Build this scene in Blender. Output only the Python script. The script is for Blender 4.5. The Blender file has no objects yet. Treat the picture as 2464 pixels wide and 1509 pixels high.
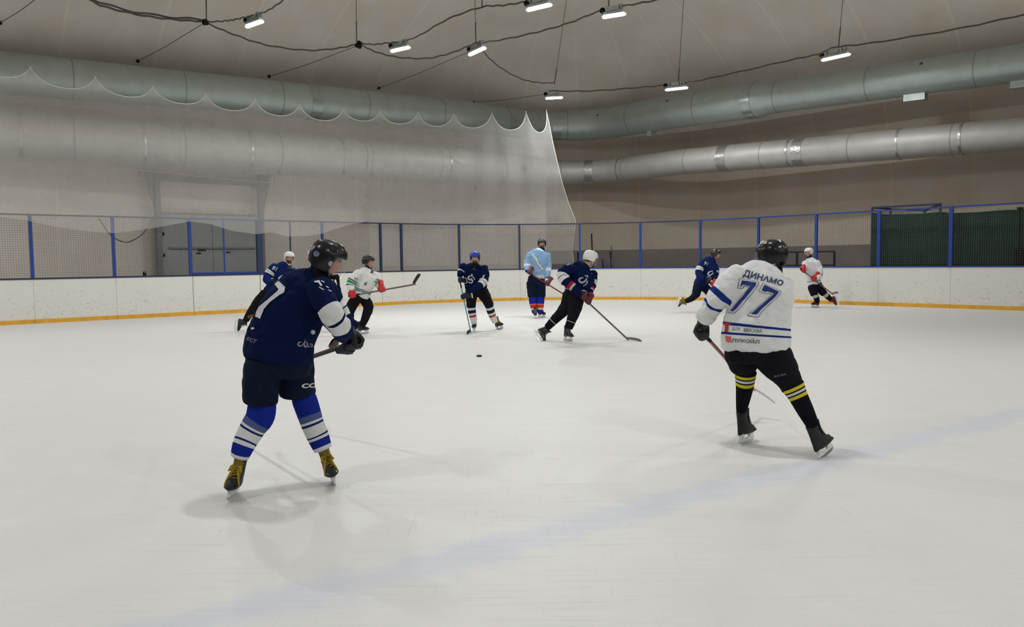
import bpy, bmesh, math, random
import numpy as np
from mathutils import Vector, Matrix
from mathutils.bvhtree import BVHTree
from mathutils.geometry import tessellate_polygon

random.seed(7)
rng = np.random.default_rng(7)
SC = bpy.context.scene
COL = SC.collection

# ------------------------------------------------------------------ camera, world, exposure
IW, IH, FPX, EYE = 2464, 1509, 1961.4, 1.42
PITCH, ROLL = 0.06412, -0.01243
_f = np.array([0, math.cos(PITCH), -math.sin(PITCH)])
_u = np.array([0, math.sin(PITCH), math.cos(PITCH)])
_r = np.array([1.0, 0, 0])
CR = _r * math.cos(ROLL) + _u * math.sin(ROLL)
CU = _u * math.cos(ROLL) - _r * math.sin(ROLL)
CF = _f
CAM = np.array([0, 0, EYE])
cd = bpy.data.cameras.new('camera')
cam = bpy.data.objects.new('camera', cd)
COL.objects.link(cam)
cd.sensor_fit = 'HORIZONTAL'
cd.sensor_width = 36.0
cd.lens = FPX / IW * 36.0
cd.clip_end = 200
cam.matrix_world = Matrix(((CR[0], CU[0], -CF[0], 0), (CR[1], CU[1], -CF[1], 0), (CR[2], CU[2], -CF[2], EYE), (0, 0, 0, 1)))
SC.camera = cam
w = bpy.data.worlds.new('world')
SC.world = w
w.use_nodes = True
w.node_tree.nodes['Background'].inputs[0].default_value = (0.9, 0.95, 1, 1)
w.node_tree.nodes['Background'].inputs[1].default_value = 0.02
SC.view_settings.view_transform = 'Standard'
SC.view_settings.look = 'None'
SC.view_settings.exposure = 1.07
SC.view_settings.gamma = 1.0
SC.view_settings.use_curve_mapping = False
SC.cycles.max_bounces = 5
SC.cycles.diffuse_bounces = 3
SC.cycles.glossy_bounces = 2
SC.cycles.transparent_max_bounces = 8
SC.cycles.use_denoising = True
SC.cycles.denoising_input_passes = 'RGB_ALBEDO_NORMAL'
SC.cycles.denoising_prefilter = 'NONE'
SC.cycles.use_adaptive_sampling = True
SC.cycles.adaptive_threshold = 0.025
SC.cycles.sample_clamp_indirect = 6.0
LAMP_WATTS = 60.0
LAMP_SPREAD = math.radians(180)
LAMP_COLOUR = (0.95, 0.98, 1.0)


def ray(x, y):
    v = CF + CR * ((x - IW / 2) / FPX) - CU * ((y - IH / 2) / FPX)
    return v


def at(x, y, d):
    return CAM + ray(x, y) * d


def on_z(x, y, z=0.0):
    v = ray(x, y)
    return CAM + v * ((z - EYE) / v[2])


def proj(p):
    v = np.asarray(p, float) - CAM
    z = v @ CF
    return IW / 2 + FPX * (v @ CR) / z, IH / 2 - FPX * (v @ CU) / z


def depth_of(p):
    return float((np.asarray(p) - CAM) @ CF)


# ------------------------------------------------------------------ rink layout
TH = 0.7137
E1 = np.array([math.cos(TH), math.sin(TH)])      # along the end boards
E2 = np.array([-math.sin(TH), math.cos(TH)])     # towards the end boards
N1, N2, RR, HB = 23.37, 23.33, 8.63, 1.138
SC0 = -12.0                                      # e1 where the end boards start
LEN_A = (N1 - RR) - SC0
LEN_B = LEN_A + RR * math.pi / 2


def rink(s, off=0.0):
    """point and outward normal at arc length s along the boards, moved outwards by off"""
    if s < LEN_A:
        p = E1 * (SC0 + s) + E2 * N2
        n = E2
    elif s < LEN_B:
        a = math.pi / 2 - (s - LEN_A) / RR
        n = E1 * math.cos(a) + E2 * math.sin(a)
        p = E1 * (N1 - RR) + E2 * (N2 - RR) + n * RR
    else:
        p = E1 * N1 + E2 * (N2 - RR - (s - LEN_B))
        n = E1
    return p + n * off


def rp(s, z, off=0.0):
    p = rink(s, off)
    return np.array([p[0], p[1], z])


def s_at(px, z=1.6, off=0.0):
    lo, hi = 0.0, LEN_B + 16.5
    for _ in range(50):
        m = (lo + hi) / 2
        if proj(rp(m, z, off))[0] < px:
            lo = m
        else:
            hi = m
    return lo


def on_end(x, y, off):
    v = ray(x, y)
    e = np.array([E2[0], E2[1], 0])
    return CAM + v * ((N2 + off - CAM @ e) / (v @ e))


def on_side(x, y, off):
    v = ray(x, y)
    e = np.array([E1[0], E1[1], 0])
    return CAM + v * ((N1 + off - CAM @ e) / (v @ e))


def P3(e1, e2, z):
    p = E1 * e1 + E2 * e2
    return np.array([p[0], p[1], z])


# ------------------------------------------------------------------ materials
def srgb(r, g, b):
    f = lambda c: (c / 255 / 12.92) if c / 255 <= 0.04045 else ((c / 255 + 0.055) / 1.055) ** 2.4
    return (f(r), f(g), f(b), 1.0)


def new_mat(name):
    m = bpy.data.materials.new(name)
    m.use_nodes = True
    nt = m.node_tree
    b = nt.nodes['Principled BSDF']
    return m, nt, b


def N(nt, t, **kw):
    n = nt.nodes.new(t)
    for k, v in kw.items():
        setattr(n, k, v)
    return n


def mat(name, col, rough=0.6, metal=0.0, noise=0.0, nscale=20.0, bump=0.0, bscale=60.0, spec=0.4):
    m, nt, b = new_mat(name)
    b.inputs['Base Color'].default_value = col
    b.inputs['Roughness'].default_value = rough
    b.inputs['Metallic'].default_value = metal
    b.inputs['Specular IOR Level'].default_value = spec
    tc = N(nt, 'ShaderNodeTexCoord')
    if noise > 0:
        n = N(nt, 'ShaderNodeTexNoise')
        n.inputs['Scale'].default_value = nscale
        n.inputs['Detail'].default_value = 4
        nt.links.new(tc.outputs['Object'], n.inputs['Vector'])
        mx = N(nt, 'ShaderNodeMixRGB', blend_type='MULTIPLY')
        mx.inputs[0].default_value = 1
        mx.inputs[1].default_value = col
        mr = N(nt, 'ShaderNodeMapRange')
        mr.inputs[1].default_value = 0.3
        mr.inputs[2].default_value = 0.7
        mr.inputs[3].default_value = 1 - noise
        mr.inputs[4].default_value = 1 + noise
        nt.links.new(n.outputs[0], mr.inputs[0])
        nt.links.new(mr.outputs[0], mx.inputs[2])
        nt.links.new(mx.outputs[0], b.inputs['Base Color'])
    if bump > 0:
        n2 = N(nt, 'ShaderNodeTexNoise')
        n2.inputs['Scale'].default_value = bscale
        n2.inputs['Detail'].default_value = 3
        nt.links.new(tc.outputs['Object'], n2.inputs['Vector'])
        bp = N(nt, 'ShaderNodeBump')
        bp.inputs['Strength'].default_value = bump
        bp.inputs['Distance'].default_value = 0.02
        nt.links.new(n2.outputs[0], bp.inputs['Height'])
        nt.links.new(bp.outputs[0], b.inputs['Normal'])
    return m


def band_mat(name, base, bands, rough=0.9, bump=0.45):
    """cloth whose stripes follow point attributes: bands = [(attribute, from, to, colour)]"""
    m, nt, b = new_mat(name)
    b.inputs['Roughness'].default_value = rough
    b.inputs['Specular IOR Level'].default_value = 0.08
    rgb = N(nt, 'ShaderNodeRGB')
    rgb.outputs[0].default_value = base
    cur = rgb.outputs[0]
    attrs = {}
    for a, lo, hi, c in bands:
        if a not in attrs:
            attrs[a] = N(nt, 'ShaderNodeAttribute', attribute_name=a)
        g = N(nt, 'ShaderNodeMath', operation='GREATER_THAN')
        g.inputs[1].default_value = lo
        l = N(nt, 'ShaderNodeMath', operation='LESS_THAN')
        l.inputs[1].default_value = hi
        mu = N(nt, 'ShaderNodeMath', operation='MULTIPLY')
        nt.links.new(attrs[a].outputs['Fac'], g.inputs[0])
        nt.links.new(attrs[a].outputs['Fac'], l.inputs[0])
        nt.links.new(g.outputs[0], mu.inputs[0])
        nt.links.new(l.outputs[0], mu.inputs[1])
        if a in ('sleeve', 'torso'):
            if 'mask' not in attrs:
                attrs['mask'] = N(nt, 'ShaderNodeAttribute', attribute_name='mask')
            mk = N(nt, 'ShaderNodeMath', operation='GREATER_THAN' if a == 'sleeve' else 'LESS_THAN')
            mk.inputs[1].default_value = 0.5
            nt.links.new(attrs['mask'].outputs['Fac'], mk.inputs[0])
            m3 = N(nt, 'ShaderNodeMath', operation='MULTIPLY')
            nt.links.new(mu.outputs[0], m3.inputs[0])
            nt.links.new(mk.outputs[0], m3.inputs[1])
            mu = m3
        mx = N(nt, 'ShaderNodeMixRGB')
        nt.links.new(mu.outputs[0], mx.inputs[0])
        nt.links.new(cur, mx.inputs[1])
        mx.inputs[2].default_value = c
        cur = mx.outputs[0]
    nt.links.new(cur, b.inputs['Base Color'])
    tc = N(nt, 'ShaderNodeTexCoord')
    n = N(nt, 'ShaderNodeTexNoise')
    n.inputs['Scale'].default_value = 14
    n.inputs['Detail'].default_value = 4
    nt.links.new(tc.outputs['Object'], n.inputs['Vector'])
    bp = N(nt, 'ShaderNodeBump')
    bp.inputs['Strength'].default_value = bump
    bp.inputs['Distance'].default_value = 0.03
    nt.links.new(n.outputs[0], bp.inputs['Height'])
    nt.links.new(bp.outputs[0], b.inputs['Normal'])
    return m


NAVY = (0.0025, 0.0085, 0.045, 1)
NAVY2 = (0.0035, 0.0075, 0.024, 1)
BLACK = (0.006, 0.0065, 0.008, 1)
WHITE = (0.66, 0.66, 0.65, 1)
M = {}
M['black_plastic'] = mat('black_plastic', (0.008, 0.008, 0.009, 1), 0.22)
M['black_matte'] = mat('black_matte', BLACK, 0.8, spec=0.2)
M['black_cloth'] = mat('black_cloth', (0.006, 0.0065, 0.009, 1), 0.9, bump=0.3, bscale=18, spec=0.15)
M['navy_cloth'] = mat('navy_cloth', NAVY2, 0.9, bump=0.3, bscale=18, spec=0.15)
M['white_plastic'] = mat('white_plastic', (0.72, 0.72, 0.70, 1), 0.3)
M['blue_plastic'] = mat('blue_plastic', (0.008, 0.045, 0.36, 1), 0.25)
M['dark_plastic'] = mat('dark_plastic', (0.018, 0.02, 0.02, 1), 0.25)
M['grey_plastic'] = mat('grey_plastic', (0.25, 0.25, 0.26, 1), 0.5)
M['steel'] = mat('steel', (0.6, 0.62, 0.63, 1), 0.25, 1.0)
M['white_print'] = mat('white_print', (0.62, 0.62, 0.64, 1), 0.7, noise=0.06, nscale=30)
M['grey_print'] = mat('grey_print', (0.14, 0.15, 0.15, 1), 0.8, noise=0.1)
M['dim_print'] = mat('dim_print', (0.22, 0.23, 0.28, 1), 0.8, noise=0.1)
M['blue_print'] = mat('blue_print', (0.006, 0.024, 0.17, 1), 0.7, noise=0.06)
M['slate_print'] = mat('slate_print', (0.10, 0.13, 0.21, 1), 0.7, noise=0.08)
M['red_print'] = mat('red_print', (0.45, 0.02, 0.02, 1), 0.7, noise=0.08)
M['pink_print'] = mat('pink_print', (0.6, 0.12, 0.11, 1), 0.7, noise=0.08)
M['yellow_lace'] = mat('yellow_lace', (0.36, 0.24, 0.012, 1), 0.8, noise=0.15, nscale=60)
M['yellow_tongue'] = mat('yellow_tongue', (0.20, 0.15, 0.02, 1), 0.8, noise=0.25, nscale=60)
M['red_glove'] = mat('red_glove', (0.50, 0.02, 0.025, 1), 0.6, noise=0.1, bump=0.2)
M['black_glove'] = mat('black_glove', (0.007, 0.007, 0.009, 1), 0.6, noise=0.1, bump=0.2)
M['navy_glove'] = mat('navy_glove', (0.004, 0.006, 0.02, 1), 0.65, noise=0.1, bump=0.2)
M['maroon_glove'] = mat('maroon_glove', (0.09, 0.012, 0.02, 1), 0.6, noise=0.3, bump=0.2)
M['tan_palm'] = mat('tan_palm', (0.26, 0.17, 0.11, 1), 0.8, noise=0.15)
M['blue_fence'] = mat('blue_fence', (0.012, 0.045, 0.24, 1), 0.45, noise=0.1)
M['dark_fence'] = mat('dark_fence', (0.016, 0.026, 0.075, 1), 0.5, noise=0.1)
M['wire'] = mat('wire', (0.12, 0.115, 0.11, 1), 0.6, 0.3)
M['galv'] = mat('galv', (0.42, 0.45, 0.44, 1), 0.45, 0.7, noise=0.15, nscale=3)
M['galv_dark'] = mat('galv_dark', (0.08, 0.09, 0.09, 1), 0.5, 0.5, noise=0.1)
M['cable'] = mat('cable', (0.085, 0.08, 0.074, 1), 0.7, noise=0.2, nscale=8)
M['concrete'] = mat('concrete', (0.22, 0.21, 0.2, 1), 0.9, noise=0.2, nscale=2)
M['door'] = mat('door', (0.37, 0.385, 0.365, 1), 0.55, noise=0.06, nscale=2)
M['door_steel'] = mat('door_steel', (0.22, 0.21, 0.2, 1), 0.6, noise=0.15, nscale=3)
M['tarp'] = mat('tarp', (0.006, 0.028, 0.017, 1), 0.85, noise=0.35, nscale=2.5, bump=0.5, bscale=3)
M['kick'] = mat('kick', (0.70, 0.36, 0.035, 1), 0.5, noise=0.12, nscale=5)
M['rubber'] = mat('rubber', (0.01, 0.01, 0.01, 1), 0.7, noise=0.1)
M['red_wire'] = mat('red_wire', (0.30, 0.19, 0.16, 1), 0.7, noise=0.1)


def mat_ice():
    m, nt, b = new_mat('ice')
    b.inputs['Specular IOR Level'].default_value = 0.25
    tc = N(nt, 'ShaderNodeTexCoord')
    # rotated rink coordinates: x along the end boards, y towards them
    mp = N(nt, 'ShaderNodeMapping')
    mp.inputs['Rotation'].default_value = (0, 0, -TH + 0.105)
    nt.links.new(tc.outputs['Object'], mp.inputs['Vector'])
    sep = N(nt, 'ShaderNodeSeparateXYZ')
    nt.links.new(mp.outputs[0], sep.inputs[0])
    n0 = N(nt, 'ShaderNodeTexNoise')
    n0.inputs['Scale'].default_value = 2.2
    n0.inputs['Detail'].default_value = 4
    n0.inputs['Roughness'].default_value = 0.7
    nt.links.new(tc.outputs['Object'], n0.inputs['Vector'])
    # worn blue line
    a = N(nt, 'ShaderNodeMath', operation='SUBTRACT')
    nt.links.new(sep.outputs['Y'], a.inputs[0])
    a.inputs[1].default_value = 3.335
    ab = N(nt, 'ShaderNodeMath', operation='ABSOLUTE')
    nt.links.new(a.outputs[0], ab.inputs[0])
    wob = N(nt, 'ShaderNodeMath', operation='MULTIPLY_ADD')
    nt.links.new(n0.outputs[0], wob.inputs[0])
    wob.inputs[1].default_value = 0.55
    nt.links.new(ab.outputs[0], wob.inputs[2])
    mr = N(nt, 'ShaderNodeMapRange', interpolation_type='SMOOTHSTEP')
    mr.inputs[1].default_value = 0.30
    mr.inputs[2].default_value = 0.52
    mr.inputs[3].default_value = 1
    mr.inputs[4].default_value = 0
    nt.links.new(wob.outputs[0], mr.inputs[0])
    # scratches: two stretched noises
    def scratch(rot, sx, sy, lo, hi):
        q = N(nt, 'ShaderNodeMapping')
        q.inputs['Rotation'].default_value = (0, 0, rot)
        q.inputs['Scale'].default_value = (sx, sy, 1)
        nt.links.new(tc.outputs['Object'], q.inputs['Vector'])
        n = N(nt, 'ShaderNodeTexNoise')
        n.inputs['Scale'].default_value = 1
        n.inputs['Detail'].default_value = 3
        n.inputs['Distortion'].default_value = 2.2
        nt.links.new(q.outputs[0], n.inputs['Vector'])
        r = N(nt, 'ShaderNodeMapRange')
        r.inputs[1].default_value = lo
        r.inputs[2].default_value = hi
        nt.links.new(n.outputs[0], r.inputs[0])
        return r.outputs[0]
    s1 = scratch(0.35, 0.7, 26, 0.58, 0.72)
    s2 = scratch(-0.6, 0.9, 22, 0.60, 0.74)
    s3 = scratch(1.2, 40, 1.5, 0.62, 0.76)
    ad = N(nt, 'ShaderNodeMath', operation='MAXIMUM')
    nt.links.new(s1, ad.inputs[0])
    nt.links.new(s2, ad.inputs[1])
    ad2 = N(nt, 'ShaderNodeMath', operation='MAXIMUM')
    nt.links.new(ad.outputs[0], ad2.inputs[0])
    nt.links.new(s3, ad2.inputs[1])
    base = N(nt, 'ShaderNodeMixRGB')
    base.inputs[1].default_value = (0.655, 0.64, 0.61, 1)
    base.inputs[2].default_value = (0.71, 0.695, 0.665, 1)
    nt.links.new(n0.outputs[0], base.inputs[0])
    sc = N(nt, 'ShaderNodeMixRGB')
    f = N(nt, 'ShaderNodeMath', operation='MULTIPLY')
    f.inputs[1].default_value = 0.30
    nt.links.new(ad2.outputs[0], f.inputs[0])
    nt.links.new(f.outputs[0], sc.inputs[0])
    nt.links.new(base.outputs[0], sc.inputs[1])
    sc.inputs[2].default_value = (0.57, 0.565, 0.55, 1)
    bl = N(nt, 'ShaderNodeMixRGB')
    f2 = N(nt, 'ShaderNodeMath', operation='MULTIPLY')
    f2.inputs[1].default_value = 0.30
    nt.links.new(mr.outputs[0], f2.inputs[0])
    nt.links.new(f2.outputs[0], bl.inputs[0])
    nt.links.new(sc.outputs[0], bl.inputs[1])
    bl.inputs[2].default_value = (0.42, 0.50, 0.68, 1)
    nt.links.new(bl.outputs[0], b.inputs['Base Color'])
    rr = N(nt, 'ShaderNodeMapRange')
    rr.inputs[3].default_value = 0.45
    rr.inputs[4].default_value = 0.7
    nt.links.new(ad2.outputs[0], rr.inputs[0])
    nt.links.new(rr.outputs[0], b.inputs['Roughness'])
    bp = N(nt, 'ShaderNodeBump')
    bp.inputs['Strength'].default_value = 0.12
    bp.inputs['Distance'].default_value = 0.01
    nt.links.new(ad2.outputs[0], bp.inputs['Height'])
    nt.links.new(bp.outputs[0], b.inputs['Normal'])
    return m


def mat_dome(name, col):
    m, nt, b = new_mat(name)
    b.inputs['Roughness'].default_value = 0.6
    b.inputs['Specular IOR Level'].default_value = 0.25
    at_ = N(nt, 'ShaderNodeAttribute', attribute_name='seam')
    d = N(nt, 'ShaderNodeMath', operation='DIVIDE')
    d.inputs[1].default_value = 2.6
    nt.links.new(at_.outputs['Fac'], d.inputs[0])
    fr = N(nt, 'ShaderNodeMath', operation='FRACT')
    nt.links.new(d.outputs[0], fr.inputs[0])
    lt = N(nt, 'ShaderNodeMath', operation='LESS_THAN')
    lt.inputs[1].default_value = 0.035
    nt.links.new(fr.outputs[0], lt.inputs[0])
    tc = N(nt, 'ShaderNodeTexCoord')
    n = N(nt, 'ShaderNodeTexNoise')
    n.inputs['Scale'].default_value = 0.8
    n.inputs['Detail'].default_value = 3
    nt.links.new(tc.outputs['Object'], n.inputs['Vector'])
    r = N(nt, 'ShaderNodeMapRange')
    r.inputs[1].default_value = 0.35
    r.inputs[2].default_value = 0.75
    nt.links.new(n.outputs[0], r.inputs[0])
    mx = N(nt, 'ShaderNodeMixRGB')
    mx.inputs[1].default_value = col
    mx.inputs[2].default_value = (col[0] * 0.90, col[1] * 0.86, col[2] * 0.80, 1)
    nt.links.new(r.outputs[0], mx.inputs[0])
    mm = N(nt, 'ShaderNodeMixRGB')
    f = N(nt, 'ShaderNodeMath', operation='MULTIPLY')
    f.inputs[1].default_value = 0.3
    nt.links.new(lt.outputs[0], f.inputs[0])
    nt.links.new(f.outputs[0], mm.inputs[0])
    nt.links.new(mx.outputs[0], mm.inputs[1])
    mm.inputs[2].default_value = (col[0] * 1.18, col[1] * 1.16, col[2] * 1.1, 1)
    nt.links.new(mm.outputs[0], b.inputs['Base Color'])
    bp = N(nt, 'ShaderNodeBump')
    bp.inputs['Strength'].default_value = 0.25
    bp.inputs['Distance'].default_value = 0.1
    nt.links.new(n.outputs[0], bp.inputs['Height'])
    nt.links.new(bp.outputs[0], b.inputs['Normal'])
    return m


def mat_boards():
    m, nt, b = new_mat('board_white')
    b.inputs['Roughness'].default_value = 0.5
    b.inputs['Specular IOR Level'].default_value = 0.3
    tc = N(nt, 'ShaderNodeTexCoord')
    mp = N(nt, 'ShaderNodeMapping')
    mp.inputs['Scale'].default_value = (1, 1, 2.2)
    nt.links.new(tc.outputs['Object'], mp.inputs['Vector'])
    n = N(nt, 'ShaderNodeTexNoise')
    n.inputs['Scale'].default_value = 9.0
    n.inputs['Detail'].default_value = 5
    n.inputs['Roughness'].default_value = 0.75
    n.inputs['Distortion'].default_value = 1.4
    nt.links.new(mp.outputs[0], n.inputs['Vector'])
    # more puck marks low down
    sep = N(nt, 'ShaderNodeSeparateXYZ')
    nt.links.new(tc.outputs['Object'], sep.inputs[0])
    h = N(nt, 'ShaderNodeMapRange')
    h.inputs[1].default_value = 0.0
    h.inputs[2].default_value = 0.9
    h.inputs[3].default_value = 0.05
    h.inputs[4].default_value = 0.0
    nt.links.new(sep.outputs['Z'], h.inputs[0])
    ad = N(nt, 'ShaderNodeMath', operation='ADD')
    nt.links.new(n.outputs[0], ad.inputs[0])
    nt.links.new(h.outputs[0], ad.inputs[1])
    r = N(nt, 'ShaderNodeMapRange')
    r.inputs[1].default_value = 0.60
    r.inputs[2].default_value = 0.68
    nt.links.new(ad.outputs[0], r.inputs[0])
    n2 = N(nt, 'ShaderNodeTexNoise')
    n2.inputs['Scale'].default_value = 1.2
    n2.inputs['Detail'].default_value = 3
    nt.links.new(tc.outputs['Object'], n2.inputs['Vector'])
    c0 = N(nt, 'ShaderNodeMixRGB')
    c0.inputs[1].default_value = (0.69, 0.67, 0.60, 1)
    c0.inputs[2].default_value = (0.74, 0.72, 0.66, 1)
    nt.links.new(n2.outputs[0], c0.inputs[0])
    mx = N(nt, 'ShaderNodeMixRGB')
    f = N(nt, 'ShaderNodeMath', operation='MULTIPLY')
    f.inputs[1].default_value = 0.58
    nt.links.new(r.outputs[0], f.inputs[0])
    nt.links.new(f.outputs[0], mx.inputs[0])
    nt.links.new(c0.outputs[0], mx.inputs[1])
    mx.inputs[2].default_value = (0.17, 0.15, 0.13, 1)
    nt.links.new(mx.outputs[0], b.inputs['Base Color'])
    return m


def mat_duct(name, col, metal, rough, period, ridge):
    """sheet-metal tube; ribs and joints follow the 'run' attribute (metres along the tube)"""
    m, nt, b = new_mat(name)
    b.inputs['Metallic'].default_value = metal
    b.inputs['Roughness'].default_value = rough
    a = N(nt, 'ShaderNodeAttribute', attribute_name='run')
    d = N(nt, 'ShaderNodeMath', operation='DIVIDE')
    d.inputs[1].default_value = period
    nt.links.new(a.outputs['Fac'], d.inputs[0])
    fr = N(nt, 'ShaderNodeMath', operation='FRACT')
    nt.links.new(d.outputs[0], fr.inputs[0])
    lt = N(nt, 'ShaderNodeMath', operation='LESS_THAN')
    lt.inputs[1].default_value = ridge
    nt.links.new(fr.outputs[0], lt.inputs[0])
    d2 = N(nt, 'ShaderNodeMath', operation='DIVIDE')
    d2.inputs[1].default_value = 3.0
    nt.links.new(a.outputs['Fac'], d2.inputs[0])
    fr2 = N(nt, 'ShaderNodeMath', operation='FRACT')
    nt.links.new(d2.outputs[0], fr2.inputs[0])
    lt2 = N(nt, 'ShaderNodeMath', operation='LESS_THAN')
    lt2.inputs[1].default_value = 0.015
    nt.links.new(fr2.outputs[0], lt2.inputs[0])
    tc = N(nt, 'ShaderNodeTexCoord')
    n = N(nt, 'ShaderNodeTexNoise')
    n.inputs['Scale'].default_value = 2.5
    n.inputs['Detail'].default_value = 5
    nt.links.new(tc.outputs['Object'], n.inputs['Vector'])
    c0 = N(nt, 'ShaderNodeMixRGB')
    c0.inputs[1].default_value = (col[0] * 0.82, col[1] * 0.82, col[2] * 0.82, 1)
    c0.inputs[2].default_value = (col[0] * 1.12, col[1] * 1.12, col[2] * 1.12, 1)
    nt.links.new(n.outputs[0], c0.inputs[0])
    c1 = N(nt, 'ShaderNodeMixRGB')
    f = N(nt, 'ShaderNodeMath', operation='MULTIPLY')
    f.inputs[1].default_value = 0.6
    nt.links.new(lt2.outputs[0], f.inputs[0])
    nt.links.new(f.outputs[0], c1.inputs[0])
    nt.links.new(c0.outputs[0], c1.inputs[1])
    c1.inputs[2].default_value = (col[0] * 0.45, col[1] * 0.45, col[2] * 0.45, 1)
    nt.links.new(c1.outputs[0], b.inputs['Base Color'])
    su = N(nt, 'ShaderNodeMath', operation='MULTIPLY_ADD')
    su.inputs[1].default_value = 0.25
    nt.links.new(n.outputs[0], su.inputs[0])
    nt.links.new(lt.outputs[0], su.inputs[2])
    bp = N(nt, 'ShaderNodeBump')
    bp.inputs['Strength'].default_value = 0.5
    bp.inputs['Distance'].default_value = 0.02
    nt.links.new(su.outputs[0], bp.inputs['Height'])
    nt.links.new(bp.outputs[0], b.inputs['Normal'])
    return m


def mat_net():
    m, nt, b = new_mat('net')
    nt.nodes.remove(b)
    out = nt.nodes['Material Output']
    tr = N(nt, 'ShaderNodeBsdfTransparent')
    di = N(nt, 'ShaderNodeBsdfDiffuse')
    di.inputs[0].default_value = (0.86, 0.83, 0.79, 1)
    tl = N(nt, 'ShaderNodeBsdfTranslucent')
    tl.inputs[0].default_value = (0.86, 0.83, 0.79, 1)
    m1 = N(nt, 'ShaderNodeMixShader')
    m1.inputs[0].default_value = 0.35
    nt.links.new(di.outputs[0], m1.inputs[1])
    nt.links.new(tl.outputs[0], m1.inputs[2])
    m2 = N(nt, 'ShaderNodeMixShader')
    tc = N(nt, 'ShaderNodeTexCoord')
    n = N(nt, 'ShaderNodeTexNoise')
    n.inputs['Scale'].default_value = 1.5
    n.inputs['Detail'].default_value = 3
    nt.links.new(tc.outputs['Object'], n.inputs['Vector'])
    r = N(nt, 'ShaderNodeMapRange')
    r.inputs[3].default_value = 0.25
    r.inputs[4].default_value = 0.33
    nt.links.new(n.outputs[0], r.inputs[0])
    nt.links.new(r.outputs[0], m2.inputs[0])
    nt.links.new(tr.outputs[0], m2.inputs[1])
    nt.links.new(m1.outputs[0], m2.inputs[2])
    nt.links.new(m2.outputs[0], out.inputs['Surface'])
    return m


def mat_lamp():
    m, nt, b = new_mat('lamp_diffuser')
    b.inputs['Base Color'].default_value = (0.9, 0.9, 0.9, 1)
    b.inputs['Emission Color'].default_value = (0.93, 0.975, 1.0, 1)
    b.inputs['Emission Strength'].default_value = 6.0
    return m


def mat_visor():
    m, nt, b = new_mat('clear_visor')
    nt.nodes.remove(b)
    out = nt.nodes['Material Output']
    tr = N(nt, 'ShaderNodeBsdfTransparent')
    tr.inputs[0].default_value = (0.93, 0.95, 0.95, 1)
    gl = N(nt, 'ShaderNodeBsdfGlossy')
    gl.inputs['Roughness'].default_value = 0.15
    mx = N(nt, 'ShaderNodeMixShader')
    mx.inputs[0].default_value = 0.09
    nt.links.new(tr.outputs[0], mx.inputs[1])
    nt.links.new(gl.outputs[0], mx.inputs[2])
    nt.links.new(mx.outputs[0], out.inputs['Surface'])
    return m


def mat_skin():
    m, nt, b = new_mat('skin')
    a = N(nt, 'ShaderNodeAttribute', attribute_name='tint')
    nt.links.new(a.outputs['Color'], b.inputs['Base Color'])
    b.inputs['Roughness'].default_value = 0.55
    tc = N(nt, 'ShaderNodeTexCoord')
    n2 = N(nt, 'ShaderNodeTexNoise')
    n2.inputs['Scale'].default_value = 120
    nt.links.new(tc.outputs['Object'], n2.inputs['Vector'])
    bp = N(nt, 'ShaderNodeBump')
    bp.inputs['Strength'].default_value = 0.1
    bp.inputs['Distance'].default_value = 0.003
    nt.links.new(n2.outputs[0], bp.inputs['Height'])
    nt.links.new(bp.outputs[0], b.inputs['Normal'])
    return m


M['ice'] = mat_ice()
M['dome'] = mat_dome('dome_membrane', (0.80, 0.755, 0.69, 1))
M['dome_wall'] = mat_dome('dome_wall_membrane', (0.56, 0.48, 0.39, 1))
M['dome_end_lit'] = mat_dome('dome_end_lit_membrane', (0.88, 0.81, 0.725, 1))  # paler than the side walls: stronger lighting at this end put into the colour
M['skirt'] = mat('skirt', (0.20, 0.17, 0.155, 1), 0.8, noise=0.12, nscale=1.5)
M['board'] = mat_boards()
M['duct'] = mat_duct('spiral_duct', (0.46, 0.52, 0.50), 0.75, 0.50, 0.13, 0.18)
M['duct_band'] = mat('duct_band', (0.42, 0.47, 0.46, 1), 0.32, 0.85, noise=0.1, nscale=4)
M['foil'] = mat_duct('foil_duct', (0.52, 0.50, 0.475), 0.4, 0.55, 1.5, 0.02)
M['foil_band'] = mat('foil_band', (0.52, 0.51, 0.5, 1), 0.3, 0.75, noise=0.2, nscale=20, bump=0.6, bscale=14)
M['net'] = mat_net()
M['net_cord'] = mat('net_cord', (0.72, 0.68, 0.6, 1), 0.8, noise=0.05)
M['lamp'] = mat_lamp()
M['visor'] = mat_visor()
M['skin'] = mat_skin()


# ------------------------------------------------------------------ mesh builder
def nrm(v):
    v = np.asarray(v, float)
    l = np.linalg.norm(v)
    return v / l if l > 1e-12 else v


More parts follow.
